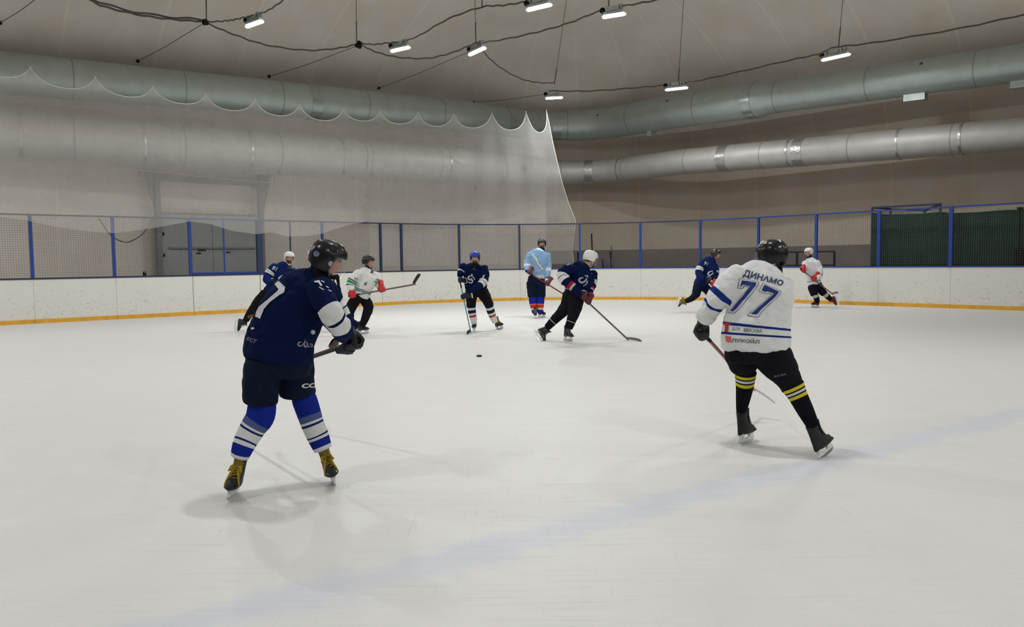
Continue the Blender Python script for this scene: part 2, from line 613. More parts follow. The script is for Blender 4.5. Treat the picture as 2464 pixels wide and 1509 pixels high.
class MB:
    def __init__(self):
        self.v, self.f, self.a = [], [], {}

    def add(self, verts, faces, **attrs):
        o = len(self.v)
        self.v.extend([tuple(p) for p in verts])
        self.f.extend([tuple(i + o for i in fc) for fc in faces])
        for k, val in attrs.items():
            self.a.setdefault(k, {}).update({o + i: x for i, x in enumerate(val)})

    def box(self, c, ax, ay, az):
        """box centred at c with half-extent vectors"""
        c, ax, ay, az = (np.asarray(q, float) for q in (c, ax, ay, az))
        vs = [c + sx * ax + sy * ay + sz * az for sz in (-1, 1) for sy in (-1, 1) for sx in (-1, 1)]
        self.add(vs, [(0, 2, 3, 1), (4, 5, 7, 6), (0, 1, 5, 4), (2, 6, 7, 3), (0, 4, 6, 2), (1, 3, 7, 5)])

    def bar(self, a, b, w, h=None, up=(0, 0, 1)):
        """rectangular bar from a to b"""
        a, b = np.asarray(a, float), np.asarray(b, float)
        h = h or w
        t = nrm(b - a)
        u = np.asarray(up, float)
        if abs(t @ u) > 0.98:
            u = np.array([E1[0], E1[1], 0])
        x = nrm(np.cross(t, u))
        y = np.cross(x, t)
        self.box((a + b) / 2, t * np.linalg.norm(b - a) / 2, x * w / 2, y * h / 2)

    def tube(self, pts, r, n=8, caps=True, attr=None):
        pts = [np.asarray(p, float) for p in pts]
        rs = r if hasattr(r, '__len__') else [r] * len(pts)
        rings, run, L = [], [], 0.0
        x = None
        for i, p in enumerate(pts):
            t = nrm((pts[min(i + 1, len(pts) - 1)] - pts[max(i - 1, 0)]))
            if x is None:
                h = np.array([0, 0, 1.0]) if abs(t[2]) < 0.9 else np.array([1.0, 0, 0])
                x = nrm(np.cross(t, h))
            else:
                x = nrm(x - t * (x @ t))
            y = np.cross(t, x)
            if i:
                L += np.linalg.norm(p - pts[i - 1])
            rings.append([p + rs[i] * (x * math.cos(2 * math.pi * k / n) + y * math.sin(2 * math.pi * k / n)) for k in range(n)])
            run += [L] * n
        self.loft(rings, caps, **({attr: run} if attr else {}))

    def loft(self, rings, caps=True, closed=True, **attrs):
        n = len(rings[0])
        vs = [p for r in rings for p in r]
        fs = []
        for i in range(len(rings) - 1):
            for k in range(n if closed else n - 1):
                k2 = (k + 1) % n
                fs.append((i * n + k, i * n + k2, (i + 1) * n + k2, (i + 1) * n + k))
        if caps:
            fs.append(tuple(reversed(range(n))))
            fs.append(tuple(range((len(rings) - 1) * n, len(rings) * n)))
        self.add(vs, fs, **attrs)

    def sphere(self, c, rx, ry, rz, ax=None, n=16, m=10):
        """ellipsoid; ax = three axis vectors"""
        c = np.asarray(c, float)
        ax = ax or (np.array([1.0, 0, 0]), np.array([0, 1.0, 0]), np.array([0, 0, 1.0]))
        vs = [c + ax[2] * rz]
        for i in range(1, m):
            th = math.pi * i / m
            for k in range(n):
                ph = 2 * math.pi * k / n
                vs.append(c + ax[0] * rx * math.sin(th) * math.cos(ph) + ax[1] * ry * math.sin(th) * math.sin(ph) + ax[2] * rz * math.cos(th))
        vs.append(c - ax[2] * rz)
        fs = [(0, 1 + k, 1 + (k + 1) % n) for k in range(n)]
        for i in range(m - 2):
            for k in range(n):
                a, b = 1 + i * n + k, 1 + i * n + (k + 1) % n
                fs.append((a, a + n, b + n, b))
        L = len(vs) - 1
        o = 1 + (m - 2) * n
        fs += [(o + k, L, o + (k + 1) % n) for k in range(n)]
        self.add(vs, fs)

    def mesh(self, name):
        me = bpy.data.meshes.new(name)
        me.from_pydata([tuple(map(float, p)) for p in self.v], [], self.f)
        for k, d in self.a.items():
            at_ = me.attributes.new(k, 'FLOAT', 'POINT')
            arr = np.zeros(len(self.v), np.float32)
            for i, x in d.items():
                arr[i] = x
            at_.data.foreach_set('value', arr)
        me.update()
        return me

    def build(self, name, m, parent=None, smooth=True, origin=None, fix=True):
        me = self.mesh(name)
        return link(name, me, m, parent, smooth, origin, fix)


def link(name, me, m, parent=None, smooth=True, origin=None, fix=True):
    """links mesh me (in world coordinates) as an object; children keep world coordinates minus their root's place"""
    if fix:
        bm = bmesh.new()
        bm.from_mesh(me)
        bmesh.ops.recalc_face_normals(bm, faces=bm.faces)
        bm.to_mesh(me)
        bm.free()
    me.materials.clear()
    for q in (m if isinstance(m, (list, tuple)) else [m]):
        me.materials.append(q)
    if smooth:
        me.polygons.foreach_set('use_smooth', [True] * len(me.polygons))
        if smooth is not True:
            me.set_sharp_from_angle(angle=smooth)
    o = bpy.data.objects.new(name, me)
    COL.objects.link(o)
    if parent is not None:
        root = parent
        while root.parent is not None:
            root = root.parent
        off = np.array(root.location)
        o.parent = parent
    else:
        if origin is None:
            co = np.zeros(len(me.vertices) * 3, np.float32)
            me.vertices.foreach_get('co', co)
            co = co.reshape(-1, 3)
            lo, hi = co.min(0), co.max(0)
            origin = ((lo[0] + hi[0]) / 2, (lo[1] + hi[1]) / 2, lo[2])
        off = np.array(origin, float)
        o.location = off
    me.transform(Matrix.Translation(Vector(-off)))
    return o


def empty(name, loc):
    o = bpy.data.objects.new(name, None)
    o.location = loc
    o.empty_display_size = 0.2
    COL.objects.link(o)
    return o


def tag(o, label, cat, group=None, kind=None):
    o['label'] = label
    o['category'] = cat
    if group:
        o['group'] = group
    if kind:
        o['kind'] = kind
    return o


def struct(o, label, cat):
    return tag(o, label, cat, kind='structure')


SHARP = math.radians(40)


def spline(pts, n=6):
    """Catmull-Rom through rows of pts (any number of columns)"""
    P = np.asarray(pts, float)
    if len(P) < 3:
        t = np.linspace(0, 1, n + 1)[:, None]
        return P[0] * (1 - t) + P[-1] * t
    Q = np.vstack([2 * P[0] - P[1], P, 2 * P[-1] - P[-2]])
    out = []
    for i in range(1, len(Q) - 2):
        for k in range(n):
            t = k / n
            a, b, c, d = Q[i - 1], Q[i], Q[i + 1], Q[i + 2]
            out.append(0.5 * (2 * b + (c - a) * t + (2 * a - 5 * b + 4 * c - d) * t * t + (3 * b - a - 3 * c + d) * t ** 3))
    out.append(P[-1])
    return np.array(out)


# ------------------------------------------------------------------ dome hall (air-supported membrane), floor, ice
A0, A1 = -16.0, N1 + 4.7           # hall extent along e1
B0, B1 = -36.0, N2 + 4.7          # and along e2
DR, DZ, DA = 9.5, 11.6, 17.0


def dome_inset(z):
    return DA * (1 - max(0.0, 1 - (z / DZ) ** 4) ** 0.4)


def dome_ring(ins, n_c=22, n_s=16):
    a0, a1, b0, b1 = A0 + ins, A1 - ins, B0 + ins, B1 - ins
    r = max(DR - ins, 0.3)
    pts, seam = [], []
    corners = [(a1 - r, b1 - r, 90, 0), (a1 - r, b0 + r, 0, -90), (a0 + r, b0 + r, -90, -180), (a0 + r, b1 - r, 180, 90)]
    for q, (cx, cy, t0, t1) in enumerate(corners):
        for k in range(n_c):
            t = math.radians(t0 + (t1 - t0) * k / (n_c - 1))
            pts.append((cx + r * math.cos(t), cy + r * math.sin(t)))
        nx = corners[(q + 1) % 4]
        ex = (nx[0] + r * math.cos(math.radians(nx[2])), nx[1] + r * math.sin(math.radians(nx[2])))
        st = pts[-1]
        for k in range(1, n_s):
            f = k / n_s
            pts.append((st[0] + (ex[0] - st[0]) * f, st[1] + (ex[1] - st[1]) * f))
    return pts


def build_dome():
    zs = [0, 1.85] + list(np.linspace(2.6, 9.0, 14)) + [9.6, 10.1, 10.5, 10.8, 11.05, 11.25, 11.4, 11.5, 11.56, 11.59]
    rings = [dome_ring(dome_inset(z)) for z in zs]
    base = rings[0]
    n = len(base)
    seam = [0.0]
    for i in range(1, n):
        seam.append(seam[-1] + math.dist(base[i], base[i - 1]))
    cen = ((A0 + A1) / 2, (B0 + B1) / 2)
    parts = {}
    def put(key, q, sv):
        d = parts.setdefault(key, MB())
        d.add(q, [(0, 1, 2, 3)], seam=sv)
    allv = MB()
    for i in range(len(zs) - 1):
        for k in range(n):
            k2 = (k + 1) % n
            s2 = seam[k2] if k2 else seam[-1] + math.dist(base[-1], base[0])
            q = [P3(*rings[i][k], zs[i]), P3(*rings[i][k2], zs[i]), P3(*rings[i + 1][k2], zs[i + 1]), P3(*rings[i + 1][k], zs[i + 1])]
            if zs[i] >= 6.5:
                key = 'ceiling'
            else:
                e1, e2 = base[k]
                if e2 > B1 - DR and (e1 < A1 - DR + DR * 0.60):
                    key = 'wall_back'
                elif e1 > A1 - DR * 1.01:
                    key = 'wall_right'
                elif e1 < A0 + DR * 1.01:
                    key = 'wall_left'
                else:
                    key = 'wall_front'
                if i == 0 and key in ('wall_right',):
                    key = 'baseboard_right'
            put(key, q, [seam[k], s2, s2, seam[k]])
    top = MB()
    last = rings[-1]
    parts['ceiling'].add([P3(*p, zs[-1]) for p in last], [tuple(range(n))], seam=[0.5] * n)
    lab = {'ceiling': ('beige membrane vault of the air dome with pale seams', 'ceiling'),
           'wall_back': ('beige membrane wall behind the end boards and netting', 'wall'),
           'wall_right': ('beige membrane wall behind the side boards', 'wall'),
           'wall_left': ('beige membrane wall along the near side of the rink', 'wall'),
           'wall_front': ('beige membrane wall at the far end behind the viewer', 'wall'),
           'baseboard_right': ('dark brown skirt along the foot of the side wall', 'skirting')}
    hit = ([], [])
    for k, mb in parts.items():
        o = len(hit[0])
        hit[0].extend([Vector(p) for p in mb.v])
        hit[1].extend([tuple(i + o for i in f) for f in mb.f])
        me = mb.mesh(k)
        bm = bmesh.new()
        bm.from_mesh(me)
        bmesh.ops.remove_doubles(bm, verts=bm.verts, dist=1e-4)
        bm.to_mesh(me)
        bm.free()
        ob = link(k, me, M['skirt'] if k.startswith('base') else M['dome'] if k == 'ceiling' else M['dome_end_lit'] if k == 'wall_back' else M['dome_wall'], None, True)
        struct(ob, *lab[k])
    return BVHTree.FromPolygons(*hit)


DOME = build_dome()


def hit_dome(o, d):
    h = DOME.ray_cast(Vector(o), Vector(nrm(d)))[0]
    return np.array(h) - nrm(d) * 0.12 if h is not None else np.asarray(o) + nrm(d) * 6


def plan(ins, z):
    return [P3(*p, z) for p in dome_ring(ins)]


g = MB()
rg = plan(-0.3, -0.12)
g.add(rg, [tuple(range(len(rg)))])
struct(g.build('ground', M['concrete'], None, False), 'grey concrete floor around the outside of the rink', 'floor')


def rink_outline(off, z):
    pts = []
    for s in np.linspace(0, LEN_B + 30, 120):
        pts.append(rp(s, z, off))
    pts += [P3(N1 + off, -28, z), P3(-4.4, -28, z), P3(-4.4, 23.0, z)]
    return pts


ice = MB()
ol = []
for k in range(33):
    s = LEN_A + (LEN_B - LEN_A) * k / 32
    ol.append(rp(s, 0, 0.03))
ol = [P3(-7.5, N2 + 0.03, 0)] + ol + [P3(N1 + 0.03, -33, 0), P3(-7.5, -33, 0)]
n = len(ol)
ice.add(ol + [p - np.array([0, 0, 0.1]) for p in ol], [tuple(range(n))] + [(k, (k + 1) % n, n + (k + 1) % n, n + k) for k in range(n)])
struct(ice.build('floor', M['ice'], None, False, origin=(0, 0, 0)), 'scratched white ice with a faded blue line', 'ice')

# ------------------------------------------------------------------ boards
SEAMS_PX = [-150, 82, 281, 465, 627, 790, 920, 971, 1108, 1251.5, 1397, 1542, 1686, 1826, 1965, 2113, 2287, 2480, 2740, 3100]
SEAMS = [s_at(x, 0.6) for x in SEAMS_PX]
T_B = 0.09


def board_strip(mb, s0, s1, z0, z1, o0, o1):
    n = max(2, int((s1 - s0) / 0.25) + 1)
    rings = [[rp(s, z0, o0), rp(s, z1, o0), rp(s, z1, o1), rp(s, z0, o1)] for s in np.linspace(s0, s1, n)]
    mb.loft(rings)


def boards(name, i0, i1, label):
    root = empty(name, rp((SEAMS[i0] + SEAMS[i1]) / 2, 0, 0.04))
    tag(root, label, 'rink boards')
    for i in range(i0, i1):
        wide = 0.022 if i in (3, 4, 5) else 0.005
        b = MB()
        board_strip(b, SEAMS[i] + wide / 2, SEAMS[i + 1] - wide / 2, 0.105, HB - 0.03, 0, T_B)
        b.build('board_panel', M['board'], root, SHARP)
        k = MB()
        board_strip(k, SEAMS[i] + 0.003, SEAMS[i + 1] - 0.003, 0.0, 0.105, -0.018, T_B)
        k.build('kick_strip', M['kick'], root, SHARP)
    b = MB()
    board_strip(b, SEAMS[i0] + .002, SEAMS[i1] - .002, 0.02, HB - 0.05, 0.035, T_B - 0.01)
    ob = b.build('seam_backing', M['black_matte'], root, SHARP)
    c = MB()
    board_strip(c, SEAMS[i0] + .002, SEAMS[i1] - .002, HB - 0.03, HB + 0.012, -0.015, T_B + 0.03)
    c.build('cap_rail', M['dark_fence'] if i0 < 9 else M['blue_fence'], root, SHARP)
    return root


boards('dasher_boards', 0, 3, 'scuffed white rink boards with yellow kick strip, left of the wide gate')
boards('gate_boards', 3, 5, 'white gate section of the boards between two dark vertical gaps')
boards('dasher_boards', 5, 9, 'white rink boards curving behind the player in the blue helmet')
boards('dasher_boards', 9, len(SEAMS) - 1, 'white rink boards running along the side below the green tarp')
# ------------------------------------------------------------------ safety fence on the boards
FT = 2.74
POSTS = [(-120, .075, 'b'), (75, .075, 'b'), (273, .07, 'b'), (457, .085, 'b'), (776, .065, 'b'), (916, .075, 'd'), (966, .075, 'd'), (1105, .065, 'd'), (1250, .06, 'd'), (1395, .065, 'b'), (1541, .07, 'b'), (1685, .065, 'b'), (1825, .065, 'b'), (1964, .075, 'b'), (2115, .10, 'b'), (2288, .10, 'b'), (2500, .09, 'b'), (2760, .09, 'b'), (3080, .09, 'b')]
f_off = 0.05


def wire_panel(s0, s1, z0, z1, step=0.058, w=0.0042):
    mb = MB()
    L = s1 - s0
    nv = int(L / step)
    for k in range(1, nv + 1):
        s = s0 + L * k / (nv + 1)
        mb.bar(rp(s, z0, f_off), rp(s, z1, f_off), w)
    nh = int((z1 - z0) / step)
    ns = max(1, int(L / 0.5))
    for k in range(1, nh + 1):
        z = z0 + (z1 - z0) * k / (nh + 1)
        for j in range(ns):
            mb.bar(rp(s0 + L * j / ns, z, f_off), rp(s0 + L * (j + 1) / ns, z, f_off), w)
    return mb


def chain_panel(s0, s1, z0, z1, step=0.062, w=0.0042):
    mb = MB()
    L, Hh = s1 - s0, z1 - z0
    c = -Hh
    while c < L:
        a, b = max(0.0, c), min(L, c + Hh)
        if b - a > 0.01:
            mb.bar(rp(s0 + a, z0 + a - c, f_off), rp(s0 + b, z0 + b - c, f_off), w)
            mb.bar(rp(s0 + a, z1 - (a - c), f_off + 0.004), rp(s0 + b, z1 - (b - c), f_off + 0.004), w)
        c += step * 1.414
    return mb


def fence(i0, i1, label):
    ss = [s_at(p[0], 1.9, f_off) for p in POSTS]
    root = empty('mesh_fence', rp((ss[i0] + ss[i1]) / 2, HB, f_off))
    tag(root, label, 'fence')
    for i in range(i0, i1 + 1):
        x, wd, c = POSTS[i]
        if i == i1 and i1 != len(POSTS) - 1 and i1 != 3:
            continue
        p = MB()
        t = nrm(rp(ss[i] + .1, 0) - rp(ss[i] - .1, 0))
        nn = np.array([-t[1], t[0], 0])
        p.box((rp(ss[i], HB + .013, f_off) + rp(ss[i], FT - .001, f_off)) / 2, t * wd / 2, nn * 0.035, np.array([0, 0, (FT - HB - .014) / 2]))
        p.build('post', M['blue_fence'] if c == 'b' else M['dark_fence'], root, False)
    for i in range(i0, i1):
        wire_panel(ss[i], ss[i + 1] - (.04 if i == i1 - 1 else 0), HB + 0.02, FT - 0.01).build('mesh_panel', M['wire'], root, False, fix=False)
        r = MB()
        board_strip(r, ss[i], ss[i + 1] - (.04 if i == i1 - 1 else 0), FT - 0.03, FT + 0.01, f_off - 0.02, f_off + 0.02)
        r.build('top_rail', M['blue_fence'] if i > 10 else M['dark_fence'], root, SHARP)
    return root, ss


_, SS = fence(0, 3, 'square wire mesh fence on the boards left of the chain-link gate')
fence(4, 9, 'square wire mesh fence around the curved corner behind the blue-helmeted player')
fence(9, len(POSTS) - 1, 'square wire mesh fence with blue posts along the side boards')

sg0, sg1, sgm = SS[3] + 0.05, s_at(776, 1.9, f_off) - 0.05, s_at(624, 1.9, f_off)
root = empty('chain_link_gate', rp(sgm, HB, f_off))
tag(root, 'double chain-link gate with one thick dark blue middle post', 'gate')
p = MB()
t = nrm(rp(sgm + .1, 0) - rp(sgm - .1, 0))
nn = np.array([-t[1], t[0], 0])
p.box((rp(sgm, HB, f_off) + rp(sgm, FT, f_off)) / 2, t * 0.085, nn * 0.05, np.array([0, 0, (FT - HB) / 2]))
p.build('middle_post', M['dark_fence'], root, False)
for a, b, xm in ((sg0, sgm - .085, 539), (sgm + .085, sg1, 699)):
    leaf = MB()
    board_strip(leaf, a, b, HB + .013, HB + 0.07, f_off - 0.02, f_off + 0.02)
    board_strip(leaf, a, b, FT - 0.03, FT + 0.01, f_off - 0.02, f_off + 0.02)
    sm = s_at(xm, 1.9, f_off)
    leaf.bar(rp(sm, HB + .013, f_off), rp(sm, FT, f_off), 0.035)
    lo = leaf.build('leaf_frame', M['blue_fence'] if xm == 539 else M['dark_fence'], root, False)
    chain_panel(a, b, HB + 0.05, FT - 0.02).build('chain_link', M['wire'], lo, False, fix=False)

# ------------------------------------------------------------------ protective net above the end boards
PEAKS = [(-90, 136), (72, 163), (228, 187), (367, 210), (495, 228), (613, 240), (720, 252), (826, 263), (915, 268), (1006, 272), (1092, 275), (1183, 272), (1265, 270), (1315, 267)]
DIPS = [184, 212, 232, 249, 266, 278, 290, 291, 298, 304, 308, 313, 319]
HEM = [(-90, 524), (0, 521), (60, 530), (130, 545), (200, 556), (273, 561), (350, 552), (457, 533), (500, 538), (560, 556), (620, 564), (650, 558), (690, 569), (740, 568), (776, 562), (800, 553), (840, 541), (880, 534), (905, 532)]


def z_on(s, off, y):
    """height at which the vertical line at s meets image row y"""
    lo, hi = 0.0, 12.0
    for _ in range(40):
        m = (lo + hi) / 2
        if proj(rp(s, m, off))[1] > y:
            lo = m
        else:
            hi = m
    return lo


def build_net():
    so = -0.10
    ps = [s_at(x, 6.5, so) for x, y in PEAKS]
    pz = [z_on(s, so, y) for s, (x, y) in zip(ps, PEAKS)]
    top_s, top_z = [], []
    for i in range(len(ps) - 1):
        sm = (ps[i] + ps[i + 1]) / 2
        xm = proj(rp(sm, 6.3, so))[0]
        zd = z_on(sm, so, DIPS[i])
        for k in range(14):
            f = k / 14
            c = abs(2 * f - 1)                     # 1 at peaks, 0 at the dip
            zl = pz[i] * (1 - f) + pz[i + 1] * f
            sag = ((pz[i] + pz[i + 1]) / 2 - zd)
            g_ = 0.55 * c ** 2 + 0.45 * c ** 5
            top_s.append(ps[i] * (1 - f) + ps[i + 1] * f)
            top_z.append(zl - sag * (1 - g_))
    top_s.append(ps[-1])
    top_z.append(pz[-1])
    hs = [s_at(x, 2.6, so) for x, y in HEM]
    hz = [z_on(s, so, y) for s, (x, y) in zip(hs, HEM)]
    s860, s900 = s_at(872, 2.75, so), s_at(900, 2.75, so)
    right_px = [(1315, 267), (1322, 300), (1330, 345), (1340, 390), (1352, 440), (1368, 490), (1385, 533), (1381, 560), (1375, 600), (1380, 640)]
    # right edge: arc length as a function of height
    s_r = ps[-1]
    ez, es = [], []
    for x, y in right_px:
        s = s_at(x, 4.5, 0.1)
        ez.append(z_on(s, 0.1, y))
        es.append(s)
    ez, es = np.array(ez)[::-1], np.array(es)[::-1]
    rings, cols = [], []
    rows = 36
    for j, (s, zt) in enumerate(zip(top_s, top_z)):
        if s < s900:
            zb = float(np.interp(s, hs, hz))
        else:
            zb = max(HB + 0.12, 1.3)
        ring = []
        for k in range(rows + 1):
            z = zt + (zb - zt) * k / rows
            # the sheet widens downwards towards its free right edge
            base = ps[-4]
            if s > base:
                wd = (float(np.interp(z, ez, es)) - base) / (ps[-1] - base)
                sz = base + (s - base) * wd
            else:
                sz = s
            q = min(1, max(0, (sz - s860) / (s900 - s860)))
            off = so + 0.30 * q * (1 - min(1, max(0, (z - FT - 0.05) / 1.6)))
            rip = 0.022 * math.sin(sz * 7.0 + 0.7 * math.sin(z)) * min(1, k / 6) * (2.0 if s > ps[-4] else 0.8)
            if z > FT + 0.15:
                off += rip
            ring.append(rp(sz, z, off))
        rings.append(ring)
    mb = MB()
    mb.loft(rings, caps=False, closed=False)
    o = mb.build('protective_net', M['net'], None, True, fix=False)
    tag(o, 'pale translucent safety netting with scalloped top edge above the end boards', 'net')
    c = MB()
    c.tube([r[0] for r in rings], 0.012, 5)
    c.tube(rings[-1], 0.012, 5)
    c.build('edge_cord', M['net_cord'], o)
    for i, (s, z) in enumerate(zip(ps, pz)):
        h = MB()
        p = rp(s, z, so)
        h.tube([p, p + np.array([0, 0, 0.03])], 0.02, 6)
        h.build('hanging_ring', M['net_cord'], o)


build_net()

# ------------------------------------------------------------------ ventilation ducts
DZU, DZL = 6.88, 5.05


def duct_path(off, z, s0, s1, rc, drop, step=0.35):
    """runs beside the boards; off = (distance near the corner, distance 16 m away from it)"""
    on, of = off
    fr_ = lambda t: max(0.0, min(1.2, (19.0 - t) / 16.0))
    def o_(t):
        return on + (of - on) * fr_(t)
    a_end = N1 + on - rc
    pts = []
    e = s0
    while e < a_end:
        pts.append(P3(e, N2 + o_(e), z - drop[0] * fr_(e)))
        e += step
    for k in range(25):
        t = math.pi / 2 * (1 - k / 24)
        pts.append(P3(a_end + rc * math.cos(t), N2 + on - rc + rc * math.sin(t), z))
    f = N2 + on - rc
    while f > s1:
        f -= step
        pts.append(P3(N1 + o_(f), f, z - drop[1] * fr_(f)))
    return pts


def duct(name, label, off, z, rc, drop, rad, m, bands, bm_):
    pts = duct_path(off, z, -3, -14, rc, drop)
    rs = []
    for p in pts:
        e1, e2 = p[0] * E1[0] + p[1] * E1[1], p[0] * E2[0] + p[1] * E2[1]
        rs.append(rad(e1, e2))
    mb = MB()
    mb.tube(pts, rs, 28, attr='run')
    o = mb.build(name, m, None, True)
    tag(o, label, 'duct')
    for (p, rr_, t, wd) in bands(pts, rs):
        b = MB()
        b.tube([p - t * wd / 2, p - t * wd / 2 * 0.98, p + t * wd / 2 * 0.98, p + t * wd / 2], [rr_ * 0.98, rr_ + 0.015, rr_ + 0.015, rr_ * 0.98], 28)
        b.build('joint_band', bm_, o, SHARP)
    return o


def near_px(pts, rs, xs, wd):
    out = []
    pr = [proj(p)[0] if depth_of(p) > 1 else -9999 for p in pts]
    for x in xs:
        i = int(np.argmin([abs(q - x) for q in pr]))
        i = min(max(i, 1), len(pts) - 2)
        t = nrm(pts[i + 1] - pts[i - 1])
        out.append((pts[i], rs[i], t, wd))
    return out


ez0 = np.array([0, 0, 1.0])
e2_1830 = float(np.dot(on_side(1835, 240, 1.5)[:2], E2))


def rad_up(e1, e2):
    if e1 > e2:
        return 0.61 if e2 > e2_1830 + 0.1 else 0.61 - min(1, (e2_1830 + 0.1 - e2) / 0.4) * 0.09
    return 0.57


up = duct('spiral_duct', 'thick galvanised spiral duct high along the dome wall, the upper of two', (1.3, 2.85), DZU, 3.0, (.20, .24), rad_up, M['duct'],
          lambda p, r: near_px(p, r, [745, 1215, 1290, 1340, 1815], 0.35), M['duct_band'])
lowd = duct('insulated_duct', 'wide foil-wrapped duct running below the spiral duct along the dome wall', (1.7, 3.15), DZL, 3.2, (.0, .36),
            lambda a, b: 0.70 if a < b - 3 else (0.47 if a > b else 0.47 + 0.23 * (b - a) / 3), M['foil'],
            lambda p, r: near_px(p, r, [45, 345, 600, 815, 883, 1070, 1500, 1910, 2170, 2320], 0.07) + near_px(p, r, [1418, 1750, 1925], 0.35), M['foil_band'])
# outlet boxes under the upper duct, round tappings on its side
UPPTS = duct_path((1.3, 2.85), DZU, -3, -14, 3.0, (.20, .24))
UPX = [proj(p)[0] if depth_of(p) > 1 else -9999 for p in UPPTS]
UPTREE = BVHTree.FromPolygons([v.co + Vector(up.location) for v in up.data.vertices], [tuple(p.vertices) for p in up.data.polygons])
for x, rad_, w_ in ((2192, 0.52, 0.30), (2458, 0.52, 0.3), (1562, 0.61, 0.10)):
    i = int(np.argmin([abs(q - x) for q in UPX]))
    t_ = nrm(UPPTS[i + 1] - UPPTS[i - 1])
    n_ = np.cross(t_, ez0)
    c = UPPTS[i] - ez0 * (rad_ + 0.04)
    b = MB()
    b.box(c, t_ * w_, n_ * 0.16, ez0 * 0.13)
    b.build('outlet_box', M['galv'], up, False)
for x, y in ((1606, 243), (2217, 154), (1438, 278)):
    h = UPTREE.ray_cast(Vector(CAM), Vector(nrm(ray(x, y))))[0]
    if h is None:
        continue
    d_ = nrm(CAM - np.array(h))
    b = MB()
    ring = []
    b.tube([np.array(h) - d_ * 0.1, np.array(h) + d_ * 0.015], 0.055, 14)
    b.build('inspection_cap', M['galv_dark'], up, SHARP)
# brackets below the foil duct
for x0, x1, y in ((920, 1055, 434), (1144, 1215, 443), (655, 700, 424)):
    a, b_ = on_end(x0, y, 2.1), on_end(x1, y, 2.1)
    br = MB()
    br.bar(a, b_, 0.05)
    br.bar(a, a - np.array([0, 0, 0.28]), 0.05)
    br.build('support_bracket', M['door_steel'], lowd, False)
# thin reddish wires along the ducts
for (pp, nm) in (([(-60, 233), (0, 240), (260, 263), (530, 287)], 'thin reddish wire stretched between the two ducts on the left'),
                 ([(20, 384), (300, 405), (540, 431), (720, 446)], 'thin reddish wire stretched just under the foil duct on the left')):
    wv = MB()
    wv.tube([on_end(x, y, 0.9) for x, y in pp], 0.012, 5)
    tag(wv.build('tension_wire', M['red_wire']), nm, 'wire')

# ------------------------------------------------------------------ service door in the end wall
DO = 4.1
ex, ey, ez = np.array([E1[0], E1[1], 0]), np.array([E2[0], E2[1], 0]), np.array([0, 0, 1.0])
c0, c1 = on_end(383, 600, DO), on_end(630, 600, DO)
root = empty('door_1', ((c0 + c1) / 2) * np.array([1, 1, 0]))
struct(root, 'grey steel double door in a portal frame behind the chain-link gate', 'door')
zt = on_end(383, 425, DO)[2]
fr = MB()
for c in (c0, c1):
    base = np.array([c[0], c[1], 0])
    fr.bar(base, base + ez * (zt + 0.1), 0.19, 0.16)
fr.bar(c0 * [1, 1, 0] + ez * (zt - 0.05), c1 * [1, 1, 0] + ez * (zt - 0.05), 0.14, 0.2)
fr.build('portal_frame', M['door_steel'], root, False)
zl = on_end(500, 516, DO)[2]
b = MB()
b.bar(c0 * [1, 1, 0] + ez * zl, c1 * [1, 1, 0] + ez * zl, 0.1, 0.07)
b.build('lintel', M['door_steel'], root, False)
mid = (c0 + c1) / 2
for sgn, c in ((1, c0), (-1, c1)):
    # triangular gusset at the column head
    base = np.array([c[0], c[1], zt])
    gq = MB()
    o_ = -ex * 0.10 * sgn
    tri = [base + o_, base + o_ - ex * 0.26 * sgn, base + o_ - ez * 1.05]
    gq.add([q + ey * -0.03 for q in tri] + [q + ey * 0.03 for q in tri], [(0, 1, 2), (5, 4, 3), (0, 3, 4, 1), (1, 4, 5, 2), (2, 5, 3, 0)])
    gq.build('gusset', M['door_steel'], root, False)
    k = MB()
    k.box(base + ez * 0.15 - ex * 0.14 * sgn, ex * 0.16, ey * 0.12, ez * 0.16)
    k.box(base + ez * 0.25 - ex * 0.42 * sgn, ex * 0.12, ey * 0.04, ez * 0.05)
    k.box(base + ez * 0.15 - ex * 0.52 * sgn, ex * 0.025, ey * 0.04, ez * 0.2)
    k.build('head_bracket', M['door_steel'], root, False)
    leaf = MB()
    a = c * [1, 1, 0] + ex * 0.1 * sgn
    m_ = mid * [1, 1, 0] - ex * 0.008 * sgn
    leaf.box((a + m_) / 2 + ez * (zl - 0.04) / 2, ex * np.linalg.norm(m_ - a) / 2, ey * 0.03, ez * ((zl - 0.04) / 2 - 0.01))
    lf = leaf.build('door_leaf', M['door'], root, False)
    bar_ = MB()
    zb = on_end(500, 597, DO)[2]
    p0, p1 = (on_end(405, 597, DO), mid) if sgn > 0 else (mid, on_end(612, 595, DO))
    bar_.bar(p0 * [1, 1, 0] + ez * zb - ey * 0.08, p1 * [1, 1, 0] + ez * zb - ey * 0.08, 0.05)
    bar_.build('push_bar', M['door_steel'], lf, False)
    hd = MB()
    for px, py in (((391, 563), (393, 614)) if sgn > 0 else ()):
        hd.box(on_end(px, py, DO - 0.06), ex * 0.05, ey * 0.02, ez * 0.05)
    for px, py, w_ in (((486, 602, .13), (478, 609, .07)) if sgn > 0 else ((549, 607, .07),)):
        hd.box(on_end(px, py, DO - 0.05), ex * w_, ey * 0.02, ez * 0.02)
    hd.build('latch', M['black_matte'], lf, False)

